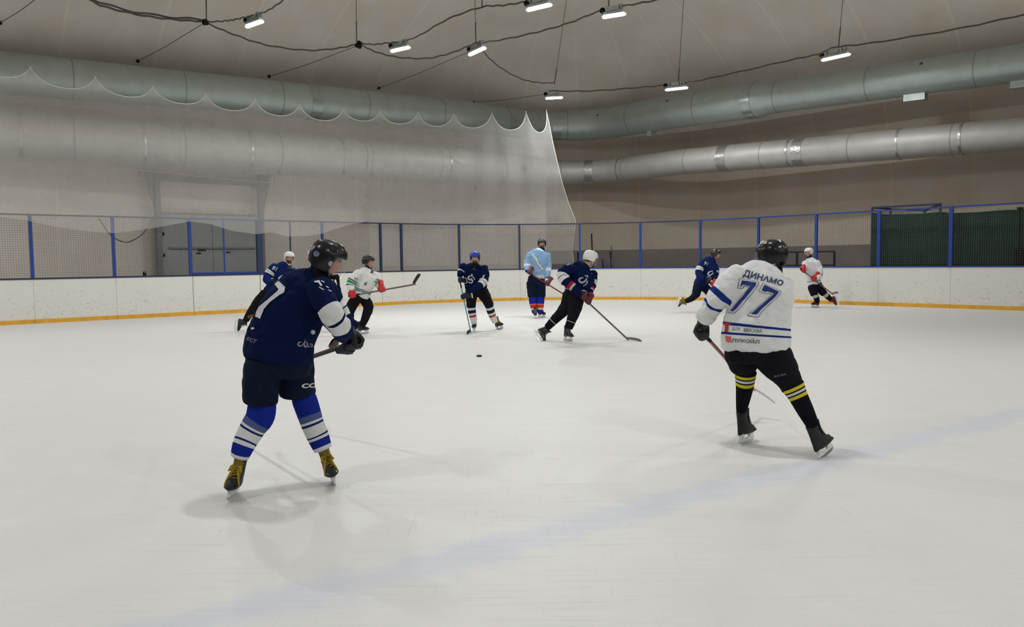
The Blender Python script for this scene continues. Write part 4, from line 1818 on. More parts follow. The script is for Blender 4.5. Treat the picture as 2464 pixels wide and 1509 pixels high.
def glove(parent, grip, stick_dir, fore, m, s=1.0, flip=1, trim=None, vox=0.009, palm=None):
    y = nrm(stick_dir) * flip
    f = np.asarray(fore, float)
    x = f - (f @ y) * y
    x = nrm(x if np.linalg.norm(x) > 1e-3 else CR)
    z = np.cross(x, y)
    o = np.asarray(grip, float) + z * 0.034 * s - x * 0.075 * s
    q = lambda a, b, c_: o + s * (x * a + y * b + z * c_)
    mb = MB()
    rings = []
    for xx, ry_, rz_ in ((-.125, .056, .045), (-.115, .061, .050), (-.08, .056, .046), (-.03, .050, .040), (.0, .050, .036)):
        rings.append([q(xx, ry_ * math.cos(t), rz_ * math.sin(t)) for t in np.linspace(0, 2 * math.pi, 18, endpoint=False)])
    mb.loft(rings)
    mb.sphere(q(.035, 0, .004), .062 * s, .056 * s, .032 * s, (x, y, z), 18, 12)
    for k in range(3):      # padded rolls on the back of the hand
        mb.tube([q(-.02 + k * .036, b, .030 - .006 * k) for b in (-.042, 0, .042)], [.014 * s, .016 * s, .014 * s], 8)
    for b, ln in ((-.043, .92), (-.0145, 1.05), (.0145, 1.0), (.042, .84)):
        pts = [(.060, b, .012), (.060 + .045 * ln, b, .004), (.060 + .058 * ln, b, -.030), (.060 + .028 * ln, b * .95, -.060), (.060 + .002 * ln, b * .95, -.056)]
        mb.tube([q(*p) for p in pts], [.0155 * s, .0165 * s, .0155 * s, .014 * s, .010 * s], 8)
    th = [(.005, -.050, -.006), (.035, -.066, -.020), (.068, -.056, -.046), (.088, -.040, -.060)]
    mb.tube([q(*p) for p in th], [.020 * s, .019 * s, .017 * s, .012 * s], 8)
    me = voxel_union(mb, vox, 2)
    g_ = link('glove', me, m, parent)
    if trim:
        t_ = MB()
        rings = []
        for xx, k in ((-.118, 1.02), (-.112, 1.06), (-.100, 1.05), (-.094, .98)):
            rings.append([q(xx, .062 * k * math.cos(t), .050 * k * math.sin(t)) for t in np.linspace(0, 2 * math.pi, 18, endpoint=False)])
        t_.loft(rings)
        t_.build('cuff_trim', trim, g_)
    if palm:
        t_ = MB()
        rings = [[q(xx, .034 * k * math.cos(t), -.036 - .012 * math.sin(t) * k) for t in np.linspace(0, 2 * math.pi, 14, endpoint=False)] for xx, k in ((-.13, .8), (-.10, 1.2), (-.04, 1.1), (.0, .6))]
        t_.loft(rings)
        t_.build('palm_patch', palm, g_)
    return g_


def skate(parent, fwd, up, base=None, ankle=None, s=1.0, boot='black_glove', cap='black_plastic', tongue='grey_plastic', lace='white_print', holder='white_plastic', detail=False):
    z = nrm(cv(up))
    x = cv(fwd)
    x = nrm(x - (x @ z) * z)
    y = np.cross(z, x)
    if base is None:
        base = np.asarray(ankle) - z * 0.205 * s + x * 0.045 * s
    b0 = np.asarray(base, float)
    q = lambda a, b, c_: b0 + s * (x * a + y * b + z * c_)
    def egg(cx, hl, hw, zz, n=20, sharp=0.0):
        r = []
        for t in np.linspace(0, 2 * math.pi, n, endpoint=False):
            c_, s_ = math.cos(t), math.sin(t)
            wf = 1.0 - 0.18 * max(0, -c_)
            r.append(q(cx + hl * c_, hw * s_ * wf, zz))
        return r
    mb = MB()
    mb.loft([egg(.012, .128, .030, .074), egg(.012, .136, .040, .080), egg(.012, .138, .044, .100), egg(.006, .128, .043, .122), egg(-.024, .096, .040, .148), egg(-.046, .070, .037, .172), egg(-.056, .058, .036, .205), egg(-.056, .060, .038, .240), egg(-.054, .063, .041, .262), egg(-.054, .052, .034, .258)])
    me = mb.mesh('skate')
    bt = link('skate', me, M[boot], parent)
    tc_ = MB()
    rings = []
    for a, hw, h in ((.062, .0455, .132), (.085, .046, .126), (.115, .043, .114), (.138, .033, .103), (.151, .016, .094)):
        rings.append([q(a, hw * math.cos(t), .090 + (h - .090 if math.sin(t) > 0 else .014) * math.sin(t)) for t in np.linspace(0, 2 * math.pi, 16, endpoint=False)])
    tc_.loft(rings)
    tc_.build('toe_cap', M[cap], bt)
    tg = MB()
    path = [(.066, .128), (.040, .152), (.022, .180), (.018, .215), (.020, .245), (.024, .268), (.027, .274)]
    rings = []
    for a, zz in path:
        rings.append([q(a + .010 * math.sin(t), .030 * math.cos(t), zz + .006 * math.sin(t)) for t in np.linspace(0, 2 * math.pi, 12, endpoint=False)])
    tg.loft(rings)
    tg.build('tongue', M[tongue], bt)
    lc = MB()
    for k in range(6):
        f = k / 5
        a, zz = .066 - .050 * f ** .7, .134 + .085 * f
        lc.tube([q(a - .004, -.036, zz - .008), q(a + .012, 0, zz + .010), q(a - .004, .036, zz + .012)], .0042 * s if detail else .0035 * s, 5)
    if detail:
        for sy in (-1, 1):
            lc.tube([q(.030, sy * .005, .205), q(.062, sy * .030, .215), q(.066, sy * .040, .185), q(.034, sy * .008, .200)], .0075 * s, 6)
            lc.tube([q(.034, sy * .006, .203), q(.072, sy * .026, .170), q(.082, sy * .040, .118), q(.080, sy * .044, .090)], .0070 * s, 6)
    lc.build('laces', M[lace], bt)
    hd = MB()
    for a0, a1 in ((-.105, -.055), (.045, .110)):
        rings = [[q(a0 + (a1 - a0) * u_ + d_, hw * sy, zz) for (u_, sy) in ((0, -1), (1, -1), (1, 1), (0, 1))] for zz, hw, d_ in ((.082, .028, 0), (.060, .012, .004), (.034, .006, .0))]
        hd.loft(rings)
    rings = [[q(a, sy * .006, zz) for (sy, zz) in ((-1, .024), (1, .024), (1, .042), (-1, .042))] for a in np.linspace(-.125, .135, 10)]
    hd.loft(rings)
    hd.build('blade_holder', M[holder], bt, SHARP)
    rn = MB()
    rings = []
    for a in np.linspace(-.135, .145, 15):
        e = ((a - .005) / .14) ** 2
        zb = .022 * max(0, e - .55) / .45
        rings.append([q(a, sy * .002, zz) for (sy, zz) in ((-1, zb), (1, zb), (1, .030), (-1, .030))])
    rn.loft(rings)
    rn.build('steel_runner', M['steel'], bt, False)
    return bt


def stick(label, butt, heel, tip, shaft, blade, grip_len=0.22, tape='black_matte', grp='hockey sticks'):
    a, b, t = (np.asarray(p, float) for p in (butt, heel, tip))
    d = nrm(b - a)
    e = nrm(t - b)
    root = empty('hockey_stick', b)
    tag(root, label, 'hockey stick', grp)
    nn = nrm(np.cross(d, e))
    side = nrm(np.cross(nn, d))
    up_ = nrm(np.cross(nn, e))
    if up_ @ d > 0:
        up_ = -up_
    mb = MB()
    rings = []
    L = np.linalg.norm(b - a)
    for f in (0.0, 0.5, 0.93, 1.0):
        c = a + d * L * f
        w_, h_ = .0105, .0155
        rings.append([c + nn * w_ * i + side * h_ * j for i, j in ((-1, -.7), (-.7, -1), (.7, -1), (1, -.7), (1, .7), (.7, 1), (-.7, 1), (-1, .7))])
    mb.loft(rings)
    mb.build('shaft', shaft, root, False)
    gp_ = MB()
    rings = []
    for f in (0, .012, .02, grip_len / L):
        c = a + d * L * f
        k = 1.35 if f < .015 else 1.12
        rings.append([c + nn * .0105 * k * i + side * .0155 * k * j for i, j in ((-1, -.7), (-.7, -1), (.7, -1), (1, -.7), (1, .7), (.7, 1), (-.7, 1), (-1, .7))])
    gp_.loft(rings)
    gp_.build('grip_tape', M[tape], root, False)
    bl = MB()
    rings = []
    Lb = np.linalg.norm(t - b)
    for k in range(11):
        f = k / 10
        hgt = (.052 + .012 * math.sin(f * 2.6)) * (1 if f < .9 else 1 - (f - .9) * 5.5)
        low_ = .006 * max(0, f - .85) * 20 * .3
        c = b - d * 0.02 * (1 - f) + e * Lb * f + nn * 0.022 * f * f
        th = .006 * (1 - .35 * f)
        rings.append([c + nn * th * i + up_ * (low_ + hgt * j) for i, j in ((-1, 0), (1, 0), (1, 1), (-1, 1))])
    bl.loft(rings)
    bl.build('blade', blade, root, SHARP)
    return root


# ---- prints on cloth: polygons given in photo pixels are laid onto the garment below them
def poly_mesh(polys, cell):
    bm = bmesh.new()
    for pl_ in polys:
        vs = [bm.verts.new((x, y, 0)) for x, y in pl_]
        for tri in tessellate_polygon([[Vector((x, y, 0)) for x, y in pl_]]):
            try:
                bm.faces.new([vs[i] for i in tri])
            except ValueError:
                pass
    xs = [v.co.x for v in bm.verts]
    ys = [v.co.y for v in bm.verts]
    for lo, hi, no in ((min(xs), max(xs), (1, 0, 0)), (min(ys), max(ys), (0, 1, 0))):
        k = lo + cell
        while k < hi:
            co = (k, 0, 0) if no[0] else (0, k, 0)
            bmesh.ops.bisect_plane(bm, geom=bm.verts[:] + bm.edges[:] + bm.faces[:], plane_co=co, plane_no=no)
            k += cell
    bm.verts.index_update()
    V = [(v.co.x, v.co.y) for v in bm.verts]
    F = [tuple(v.index for v in f.verts) for f in bm.faces]
    bm.free()
    return V, F


def printed(name, V, F, tree, lift, m, parent):
    pts, ok = [], []
    for x, y in V:
        d = nrm(ray(x, y))
        h, n_, i, dist = tree.ray_cast(Vector(CAM), Vector(d))
        if h is None:
            pts.append(None)
        else:
            n_ = np.array(n_)
            if n_ @ d > 0:
                n_ = -n_
            pts.append(np.array(h) + n_ * lift)
    mb = MB()
    idx = {}
    vs, fs = [], []
    for f in F:
        if any(pts[i] is None for i in f):
            continue
        c = [pts[i] for i in f]
        dd = [depth_of(p) for p in c]
        if max(dd) - min(dd) > 0.07:
            continue
        g_ = []
        for i in f:
            if i not in idx:
                idx[i] = len(vs)
                vs.append(pts[i])
            g_.append(idx[i])
        fs.append(tuple(g_))
    if not fs:
        return None
    mb.add(vs, fs)
    return mb.build(name, m, parent, True, fix=False)


def text_px(body, quad, cell=3.0, bold=0.02):
    """text as filled polygons stretched over a pixel quad TL, TR, BR, BL"""
    cu = bpy.data.curves.new('tmp', 'FONT')
    cu.body = body
    cu.offset = bold
    cu.resolution_u = 3
    o = bpy.data.objects.new('tmp', cu)
    COL.objects.link(o)
    dg = bpy.context.evaluated_depsgraph_get()
    me = bpy.data.meshes.new_from_object(o.evaluated_get(dg))
    bpy.data.objects.remove(o)
    bpy.data.curves.remove(cu)
    V = verts(me)
    F = [tuple(p.vertices) for p in me.polygons]
    bpy.data.meshes.remove(me)
    lo, hi = V.min(0), V.max(0)
    tl, tr, br, bl = (np.array(p, float) for p in quad)
    out = []
    for v in V:
        a = (v[0] - lo[0]) / (hi[0] - lo[0])
        b = (v[1] - lo[1]) / (hi[1] - lo[1])
        out.append(tuple((bl * (1 - a) + br * a) * (1 - b) + (tl * (1 - a) + tr * a) * b))
    bm = bmesh.new()
    bv = [bm.verts.new((x, y, 0)) for x, y in out]
    for f in F:
        try:
            bm.faces.new([bv[i] for i in f])
        except ValueError:
            pass
    xs, ys = [p[0] for p in out], [p[1] for p in out]
    for lo_, hi_, no in ((min(xs), max(xs), (1, 0, 0)), (min(ys), max(ys), (0, 1, 0))):
        k = lo_ + cell
        while k < hi_:
            bmesh.ops.bisect_plane(bm, geom=bm.verts[:] + bm.edges[:] + bm.faces[:], plane_co=(k, 0, 0) if no[0] else (0, k, 0), plane_no=no)
            k += cell
    bm.verts.index_update()
    r = [(v.co.x, v.co.y) for v in bm.verts], [tuple(v.index for v in f.verts) for f in bm.faces]
    bm.free()
    return r


def stroke_px(lines, cell=2.0):
    """brush strokes: each [(x, y, half-width), ...] in pixels"""
    V, F = [], []
    for ln in lines:
        S = spline(ln, 4)
        for i, p in enumerate(S):
            t = S[min(i + 1, len(S) - 1)][:2] - S[max(i - 1, 0)][:2]
            t = t / (np.linalg.norm(t) + 1e-9)
            nn = np.array([-t[1], t[0]])
            V += [tuple(p[:2] + nn * p[2]), tuple(p[:2] - nn * p[2])]
            if i:
                k = len(V)
                F.append((k - 4, k - 3, k - 1, k - 2))
    return V, F


def shrink(poly, d):
    P = np.array(poly, float)
    n_ = len(P)
    area = sum(P[i][0] * P[(i + 1) % n_][1] - P[(i + 1) % n_][0] * P[i][1] for i in range(n_))
    sg = 1 if area > 0 else -1
    out = []
    for i in range(n_):
        a, b, c = P[i - 1], P[i], P[(i + 1) % n_]
        e1_, e2_ = nrm(b - a), nrm(c - b)
        n1, n2 = sg * np.array([-e1_[1], e1_[0]]), sg * np.array([-e2_[1], e2_[0]])
        k = nrm(n1 + n2)
        out.append(tuple(b + k * d / max(0.4, k @ n1)))
    return out


def build_player(sp):
    fig = Fig(sp['d'])
    near = sp.get('near', False)
    vox = 0.0085 if near else 0.013
    ax = head_axes(sp['face'], sp.get('up', (0, 1, 0)))
    hs = sp.get('hs', 0.95)
    hx = sp['head']
    hc = fig.W(*hx)
    # body: one continuous skin under the clothes
    mb = MB()
    head_into(mb, hc, ax, hs)
    X, Y, Z = ax
    nb = fig.W(*sp['torso'][0][:3])
    mb.tube([hc - Z * 0.05 * hs - Y * 0.015, hc - Z * 0.14 * hs - Y * 0.02, nb, nb + (nb - hc) * 0.4], [.056 * hs, .055 * hs, .062, .09], 14)
    fig.tube(mb, sp['torso'], sc=0.74)
    for a in sp['arms']:
        fig.tube(mb, a, sc=0.62)
    for l in sp['thighs'] + sp['shins']:
        fig.tube(mb, l, sc=0.66)
    fig.tube(mb, sp['waist'], sc=0.76)
    me = voxel_union(mb, 0.007 if near else 0.0105, 2)
    paint_head(me, hc, ax, hs, sp.get('beard'), sp.get('guard', True))
    feet = sp['origin']
    body = link('hockey_player', me, M['skin'], None, True, origin=feet)
    tag(body, sp['label'], 'person', 'hockey players')
    # jersey
    mb = MB()
    fig.tube(mb, sp['torso'], sq=0.86)
    for a in sp['arms']:
        fig.tube(mb, a)
    me = voxel_union(mb, vox, 26 if near else 14, wrinkle=0.020 if near else 0.016)
    V = verts(me)
    Ct, At, Bt = fig.rows(sp['torso'])
    dt, ut = chain_param(V, Ct, np.minimum(At, Bt) * 1.05 + 0.02)
    da_best = np.full(len(V), 1e9)
    sl = np.zeros(len(V))
    for ka, a in enumerate(sp['arms']):
        Ca, Aa, Ba = fig.rows(a)
        da, ua = chain_param(V, Ca, Aa)
        if ka == sp.get('plain_arm'):
            ua = ua * 0
        m_ = da < da_best
        sl = np.where(m_, ua, sl)
        da_best = np.where(m_, da, da_best)
    E_ = np.zeros(len(me.edges) * 2, np.int32)
    me.edges.foreach_get('vertices', E_)
    E_ = E_.reshape(-1, 2)
    deg = np.bincount(E_.ravel(), minlength=len(V)).astype(float)

    def relax(x, n_):
        for _ in range(n_):
            y_ = np.bincount(E_[:, 0], x[E_[:, 1]], len(V)) + np.bincount(E_[:, 1], x[E_[:, 0]], len(V))
            x = 0.5 * x + 0.5 * y_ / np.maximum(deg, 1)
        return x
    set_attr(me, 'sleeve', relax(sl, 10))
    set_attr(me, 'torso', relax(ut, 10))
    set_attr(me, 'mask', relax((da_best < dt).astype(float), 3))
    tree = BVHTree.FromPolygons([Vector(v) for v in V], [tuple(p.vertices) for p in me.polygons])
    jersey = link('jersey', me, sp['jersey'], body)
    # pants
    mb = MB()
    fig.tube(mb, sp['waist'], sq=0.9, sc=0.95)
    for l in sp['thighs']:
        fig.tube(mb, l)
    me = voxel_union(mb, vox, 4, wrinkle=0.011)
    ptree = BVHTree.FromPolygons([v.co.copy() for v in me.vertices], [tuple(p.vertices) for p in me.polygons])
    pants = link('pants', me, sp['pants'], body)
    for l in sp['shins']:
        mb = MB()
        fig.tube(mb, l, with_u=True, seg=24)
        mb.build('sock', sp['socks'], body)
    h, HP = helmet(fig, body, hc, ax, hs, M[sp['helmet']], sp.get('visor'), near, sp.get('strap', 'black_matte'), -0.085 if near else -0.048)
    if sp.get('guard', True):
        neck_guard(body, hc, ax, hs, M[sp.get('guard_mat', 'black_cloth')], sp.get('drop', 0.05), -0.085 if near else -0.112)
    for k in sp['skates']:
        k = dict(k)
        if 'ground' in k:
            k['base'] = on_z(*k.pop('ground'), 0.002)
        else:
            k['ankle'] = fig.W(*k.pop('ankle_px'))
        skate(body, detail=near and sp.get('bows', False), **{**sp.get('skate_style', {}), **k})
    if 'stick' in sp:
        st_ = sp['stick']
        pts = []
        for p in st_['pts']:
            pts.append(on_z(p[0], p[1], 0.012) if len(p) == 2 else fig.W(*p))
        sd = pts[1] - pts[0]
        stick(st_['label'], *pts, st_['shaft'], st_['blade'])
    else:
        sd = cv((1, -0.5, -0.3))
    for g_ in sp['gloves']:
        gp3 = fig.W(*g_['grip'])
        if 'stick' in sp:      # the hand closes on the shaft itself
            t_ = nrm(sd)
            along = (gp3 - pts[0]) @ t_
            gp3 = pts[0] + t_ * min(max(along, 0.06), np.linalg.norm(sd))
        arm = sp['arms'][g_['arm']]
        wr = fig.W(*arm[-1][:3])
        el = fig.W(*arm[-2][:3])
        fo = cv(g_['fore']) if 'fore' in g_ else nrm(wr - el) * .8 + nrm(gp3 - wr) * .4
        glove(body, gp3, g_.get('axis', sd), fo, M[g_['mat']], g_.get('s', 1.0), g_.get('flip', 1), M[g_['trim']] if g_.get('trim') else None, 0.0075 if near else 0.011, M[g_['palm']] if g_.get('palm') else None)
    return body, jersey, pants, h, tree, ptree, hc, ax


# ------------------------------------------------------------------ shared cloths and stick finishes
navy_jersey = band_mat('navy_jersey', NAVY, [('sleeve', .42, .50, WHITE), ('sleeve', .515, .60, WHITE)])
shaft_black = mat('shaft_black', (0.010, 0.007, 0.007, 1), 0.7, noise=0.1)
shaft_red = mat('shaft_red', (0.16, 0.02, 0.02, 1), 0.4, noise=0.3, nscale=6)
shaft_teal = mat('shaft_teal', (0.10, 0.36, 0.42, 1), 0.4, noise=0.3, nscale=5)
shaft_grey = mat('shaft_grey', (0.16, 0.11, 0.11, 1), 0.4, noise=0.3, nscale=6)
shaft_white = mat('shaft_white', (0.55, 0.53, 0.5, 1), 0.5, noise=0.1)
blade_grey = mat('blade_grey', (0.24, 0.24, 0.24, 1), 0.7, noise=0.15)
blade_white = mat('blade_white', (0.6, 0.6, 0.6, 1), 0.7, noise=0.1)
blade_red = mat('blade_red', (0.16, 0.035, 0.02, 1), 0.6, noise=0.2)
blade_black = mat('blade_black', (0.02, 0.02, 0.022, 1), 0.7, noise=0.2)
ROYAL = (0.008, 0.022, 0.24, 1)
BROWN = (0.045, 0.025, 0.018)

# ---- nearest navy player
royal_sock = band_mat('royal_sock', ROYAL, [('u', .40, .50, (0.075, 0.11, 0.24, 1)), ('u', .50, .535, WHITE), ('u', .535, .57, (0.01, 0.022, 0.12, 1)), ('u', .57, .74, WHITE), ('u', .74, .77, (0.01, 0.022, 0.12, 1)), ('u', .77, .82, WHITE), ('u', .955, 1.1, WHITE)])
near_jersey = band_mat('near_jersey', NAVY, [('sleeve', .35, .50, WHITE), ('sleeve', .53, .70, WHITE)])
p1 = dict(d=5.08, near=True, bows=True, origin=on_z(690, 1180, 0), label='player in navy with blue and white striped socks, nearest to the viewer on the left',
          head=(790, 626, .0), face=(.93, -.32, .10), up=(.30, 1, 0), hs=.85, helmet='black_plastic', visor='full', drop=.09,
          torso=[(772, 664, .02, 28, 28), (746, 690, .02, 60, 60), (718, 728, .01, 72, 76), (692, 775, 0, 77, 80), (678, 815, 0, 80, 78), (671, 860, 0, 83, 79)],
          arms=[[(768, 694, -.12, 38), (784, 733, -.20, 29), (797, 753, -.20, 29), (810, 771, -.16, 29), (821, 790, -.08, 26), (828, 806, .02, 22)],
                [(778, 694, .24, 32), (802, 735, .30, 28), (826, 772, .32, 24), (848, 790, .30, 19)]],
          waist=[(671, 846, 0, 79, 72), (671, 872, 0, 83, 74), (670, 895, 0, 82, 70)],
          thighs=[[(634, 880, -.06, 48, 52), (629, 920, -.07, 44, 50), (626, 966, -.06, 40, 46)], [(710, 880, .06, 45, 50), (714, 915, .09, 43, 48), (716, 945, .11, 43, 46)]],
          shins=[[(632, 955, -.05, 32), (627, 1000, -.06, 34), (611, 1026, -.07, 31), (597, 1050, -.08, 29), (585, 1075, -.1, 26), (577, 1098, -.1, 22)],
                 [(725, 944, .11, 23), (731, 958, .1, 29), (740, 984, .1, 29), (752, 1020, .1, 27), (765, 1050, .11, 26), (777, 1080, .11, 22)]],
          jersey=near_jersey, pants=M['navy_cloth'], socks=royal_sock,
          skates=[dict(ground=(560, 1196), fwd=(.06, 0, -1), up=(.18, 1, 0), s=.93), dict(ground=(805, 1168), fwd=(.34, 0, -1), up=(-.30, 1, 0), s=.93)],
          skate_style=dict(boot='black_glove', cap='black_plastic', tongue='yellow_tongue', lace='yellow_lace'),
          stick=dict(label='black-taped stick held by the nearest navy player, its end hidden behind him', pts=[(858, 822, .12), (650, 893, 1.3), (640, 880, 1.5)], shaft=shaft_black, blade=blade_black),
          gloves=[dict(arm=0, grip=(818, 838, .25), mat='navy_glove', s=1.3, flip=1, fore=(.60, -.75, .2)), dict(arm=1, grip=(856, 823, .18), mat='black_glove', s=1.1, flip=1, fore=(.6, -.5, .2))])
body, jersey, pants, hel, T, PT, hc, ax = build_player(p1)
seven = [(662, 686), (672, 678), (688, 692), (684, 704), (671, 712), (651, 728), (637, 743), (632, 756), (628, 768), (616, 763), (618, 752), (625, 739), (647, 720), (669, 701), (671, 697)]
printed('back_number', *poly_mesh([seven], 4), T, .007, M['white_print'], jersey)
digits = [[(756, 677), (768, 675), (776, 688), (771, 689), (766, 681), (757, 680)], [(773, 675), (781, 679), (780, 681), (773, 677.5)], [(768, 690), (780, 698), (778, 699), (767, 692)], [(783, 688), (790, 691), (790, 694), (785, 692)], [(789, 697), (797, 701), (796, 703), (789, 699)]]
printed('sleeve_number', *poly_mesh(digits, 3), T, .004, M['white_print'], jersey)
star = [(752 + (7 if k % 2 == 0 else 4.2) * math.cos(k * math.pi / 8 + .3), 799 + (7 if k % 2 == 0 else 4.2) * math.sin(k * math.pi / 8 + .3)) for k in range(16)]
printed('snowflake_print', *poly_mesh([star], 2.5), T, .004, M['white_print'], jersey)
script = [[(725, 823, .8), (719, 824, 1.8), (717, 829, 1.9), (722, 833, 1.6), (728, 829, 1.0), (733, 820, .9), (734, 817, .6)],
          [(734, 819, 1.3), (731, 829, 1.8), (734, 835, 1.8), (738, 831, 1.5)], [(738, 822, 1.5), (738, 831, 1.8), (743, 836, 1.8)], [(743, 828, 1.3), (749, 828, 1.3), (750, 834, 1.4), (745, 833, 1.2)]]
printed('script_print', *stroke_px(script), T, .004, M['dim_print'], jersey)
printed('hem_lettering', *text_px('ЕСТ', ((597, 811), (620, 818), (615, 827), (595, 819)), 3), T, .004, M['dim_print'], jersey)
printed('hem_spot', *poly_mesh([[(605, 789), (609, 787), (614, 790), (610, 793), (606, 793)]], 2), T, .004, M['white_print'], jersey)
printed('maker_lettering', *text_px('CCM', ((726, 923), (777, 921), (776, 932), (725, 934)), 3, .04), PT, .004, M['white_print'], pants)
ht = BVHTree.FromPolygons([hel.data.vertices[i].co + Vector(body.location) for i in range(len(hel.data.vertices))], [tuple(p.vertices) for p in hel.data.polygons])
circ = lambda cx, cy, r: [(cx + r * math.cos(t), cy + r * math.sin(t)) for t in np.linspace(0, 2 * math.pi, 18, endpoint=False)]
printed('round_sticker', *poly_mesh([circ(762, 611, 7)], 2.5), ht, .003, mat('sticker_blue', (0.16, 0.19, 0.30, 1), 0.5, noise=0.5, nscale=60), hel)
printed('round_sticker', *poly_mesh([circ(796, 635, 6.5)], 2.5), ht, .003, mat('sticker_grey', (0.30, 0.33, 0.30, 1), 0.5, noise=0.5, nscale=60), hel)
f1 = Fig(5.08)
for pl_, m_, nm_ in (([(790, 836), (796, 839), (813, 830), (812, 817), (804, 820)], 'tan_palm', 'cuff_flap'), ([(789, 834), (804, 820), (812, 816), (814, 811), (805, 812), (797, 819)], 'navy_glove', 'cuff_flap')):
    fl = MB()
    fr_ = [f1.W(x, y, .12) for x, y in pl_]
    bk_ = [p + CF * 0.03 for p in fr_]
    n_ = len(pl_)
    fl.add(fr_ + bk_, [tuple(range(n_)), tuple(reversed(range(n_, 2 * n_)))] + [(k, (k + 1) % n_, n_ + (k + 1) % n_, n_ + k) for k in range(n_)])
    fl.build(nm_, M[m_], body, False)
sb = MB()
sb.tube([f1.W(*p) for p in ((812, 664, -.08), (813, 674, -.08), (815, 688, -.08), (820, 699, -.07))], [.012, .011, .008, .004], 6)
sb.tube([f1.W(*p) for p in ((797, 668, -.08), (806, 667, -.09), (814, 664, -.08))], [.012, .016, .012], 8)
sb.build('loose_strap', M['black_matte'], hel)

# ---- white player with number 77
white77 = band_mat('white_jersey', (0.74, 0.74, 0.73, 1), [('sleeve', .42, .48, (0.012, 0.035, 0.2, 1)), ('sleeve', .60, .66, (0.012, 0.035, 0.2, 1)), ('torso', .715, .745, (0.012, 0.03, 0.17, 1)), ('torso', .815, .840, (0.012, 0.03, 0.17, 1))])
yellow_sock = band_mat('yellow_band_sock', (0.006, 0.0065, 0.009, 1), [('u', .03, .10, (0.62, 0.52, 0.03, 1)), ('u', .135, .19, (0.6, 0.6, 0.62, 1)), ('u', .225, .30, (0.62, 0.52, 0.03, 1))])
p2 = dict(d=6.0, near=True, plain_arm=1, origin=on_z(1885, 1085, 0), label='player in white with number 77 on the back, seen from behind',
          head=(1855, 618, .02), face=(-.62, -.02, .78), up=(-.06, 1, 0.0), hs=.88, helmet='black_plastic', visor='half', drop=.05,
          torso=[(1847, 650, .02, 32, 28), (1840, 664, .0, 60, 38), (1833, 692, .0, 71, 48), (1827, 740, .0, 74, 52), (1820, 790, .0, 79, 54), (1817, 840, .0, 80, 54)],
          arms=[[(1782, 657, .0, 27), (1757, 685, .02, 32), (1732, 712, .03, 30), (1711, 742, .1, 24), (1696, 766, .18, 22)],
                [(1880, 682, .0, 27), (1886, 712, -.06, 24), (1886, 745, -.10, 21), (1880, 778, -.10, 17), (1871, 802, -.02, 14), (1866, 808, .14, 11)]],
          waist=[(1819, 834, 0, 77, 50), (1822, 862, 0, 78, 52)],
          thighs=[[(1785, 852, .06, 40), (1788, 872, .06, 36), (1791, 886, .08, 30)], [(1860, 858, -.05, 46), (1880, 886, -.1, 40), (1899, 915, -.15, 31), (1908, 932, -.17, 28)]],
          shins=[[(1794, 896, .08, 26), (1792, 930, .12, 21), (1788, 960, .18, 17), (1784, 988, .22, 12.5)], [(1907, 928, -.17, 28), (1920, 953, -.18, 23), (1938, 988, -.20, 20), (1957, 1026, -.22, 15)]],
          jersey=white77, pants=M['black_cloth'], socks=yellow_sock,
          skates=[dict(ground=(1796, 1065), fwd=(.66, 0, .75), up=(-.06, 1, 0), s=.96), dict(ground=(1988, 1097), fwd=(.72, 0, .65), up=(-.36, 1, 0), s=.96)],
          skate_style=dict(boot='black_glove', cap='dark_plastic', tongue='black_glove', lace='grey_plastic'),
          stick=dict(label='dark red stick held low by player number 77, white blade between his legs', pts=[(1684, 794, .20), (1815, 938, 1.25), (1868, 966, 1.15)], shaft=shaft_red, blade=blade_white),
          gloves=[dict(arm=0, grip=(1690, 803, .25), mat='black_glove', s=1.06, flip=-1, fore=(-.48, -.87, -.02))])
body, jersey, pants, hel, T, PT, hc, ax = build_player(p2)
A_ = [(1778, 670), (1827, 678), (1825, 686), (1812, 704), (1793, 727), (1778, 745), (1767, 755), (1751, 752), (1754, 748), (1769, 730), (1786, 710), (1801, 691), (1790, 689), (1788, 695), (1774, 694)]
B_ = [(1835.5, 680), (1880, 700.5), (1877, 709), (1867, 719), (1852, 733), (1838, 746), (1824, 764), (1797, 760), (1803, 754), (1820, 741), (1838, 726), (1856, 709), (1848, 706), (1845, 708.5), (1826, 701)]
Ai = [(1784, 675), (1821, 681), (1818, 688), (1805, 704), (1788, 725), (1774, 742), (1765, 750), (1758, 749), (1771, 733), (1789, 711), (1806, 689), (1787, 685), (1783.5, 690), (1781, 689)]
Bi = [(1839, 686), (1874, 702), (1871, 708), (1850, 729), (1836, 741), (1821, 757), (1807, 756), (1824, 741), (1842, 726), (1862, 707), (1845, 701), (1842, 703), (1833, 699)]
printed('number_outline', *poly_mesh([A_, B_], 4), T, .003, M['slate_print'], jersey)
printed('number_inline', *poly_mesh([shrink(A_, 1.1), shrink(B_, 1.1)], 4), T, .0055, M['white_print'], jersey)
printed('back_number', *poly_mesh([Ai, Bi], 4), T, .008, M['blue_print'], jersey)
printed('name_lettering', *text_px('ДИНАМО', ((1792, 648), (1887, 676), (1881, 691), (1786, 668)), 3, .03), T, .004, mat('name_blue', (0.035, 0.055, 0.13, 1), .7, noise=.05), jersey)
printed('red_sponsor_mark', *poly_mesh([[(1741, 776), (1760, 778.5), (1760, 784), (1753, 783.5), (1753, 800), (1745, 799), (1746, 782.5), (1741, 782)]], 3), T, .006, M['red_print'], jersey)
printed('sponsor_lettering', *text_px('МОСКВА', ((1790, 789), (1834, 792), (1834, 801), (1790, 799)), 3), T, .005, M['grey_print'], jersey)
printed('sponsor_lettering', *text_px('ДЛЯ', ((1762, 787), (1782, 789), (1782, 797), (1762, 796)), 3), T, .005, mat('pale_print', (.3, .31, .31, 1), .8, noise=.1), jersey)
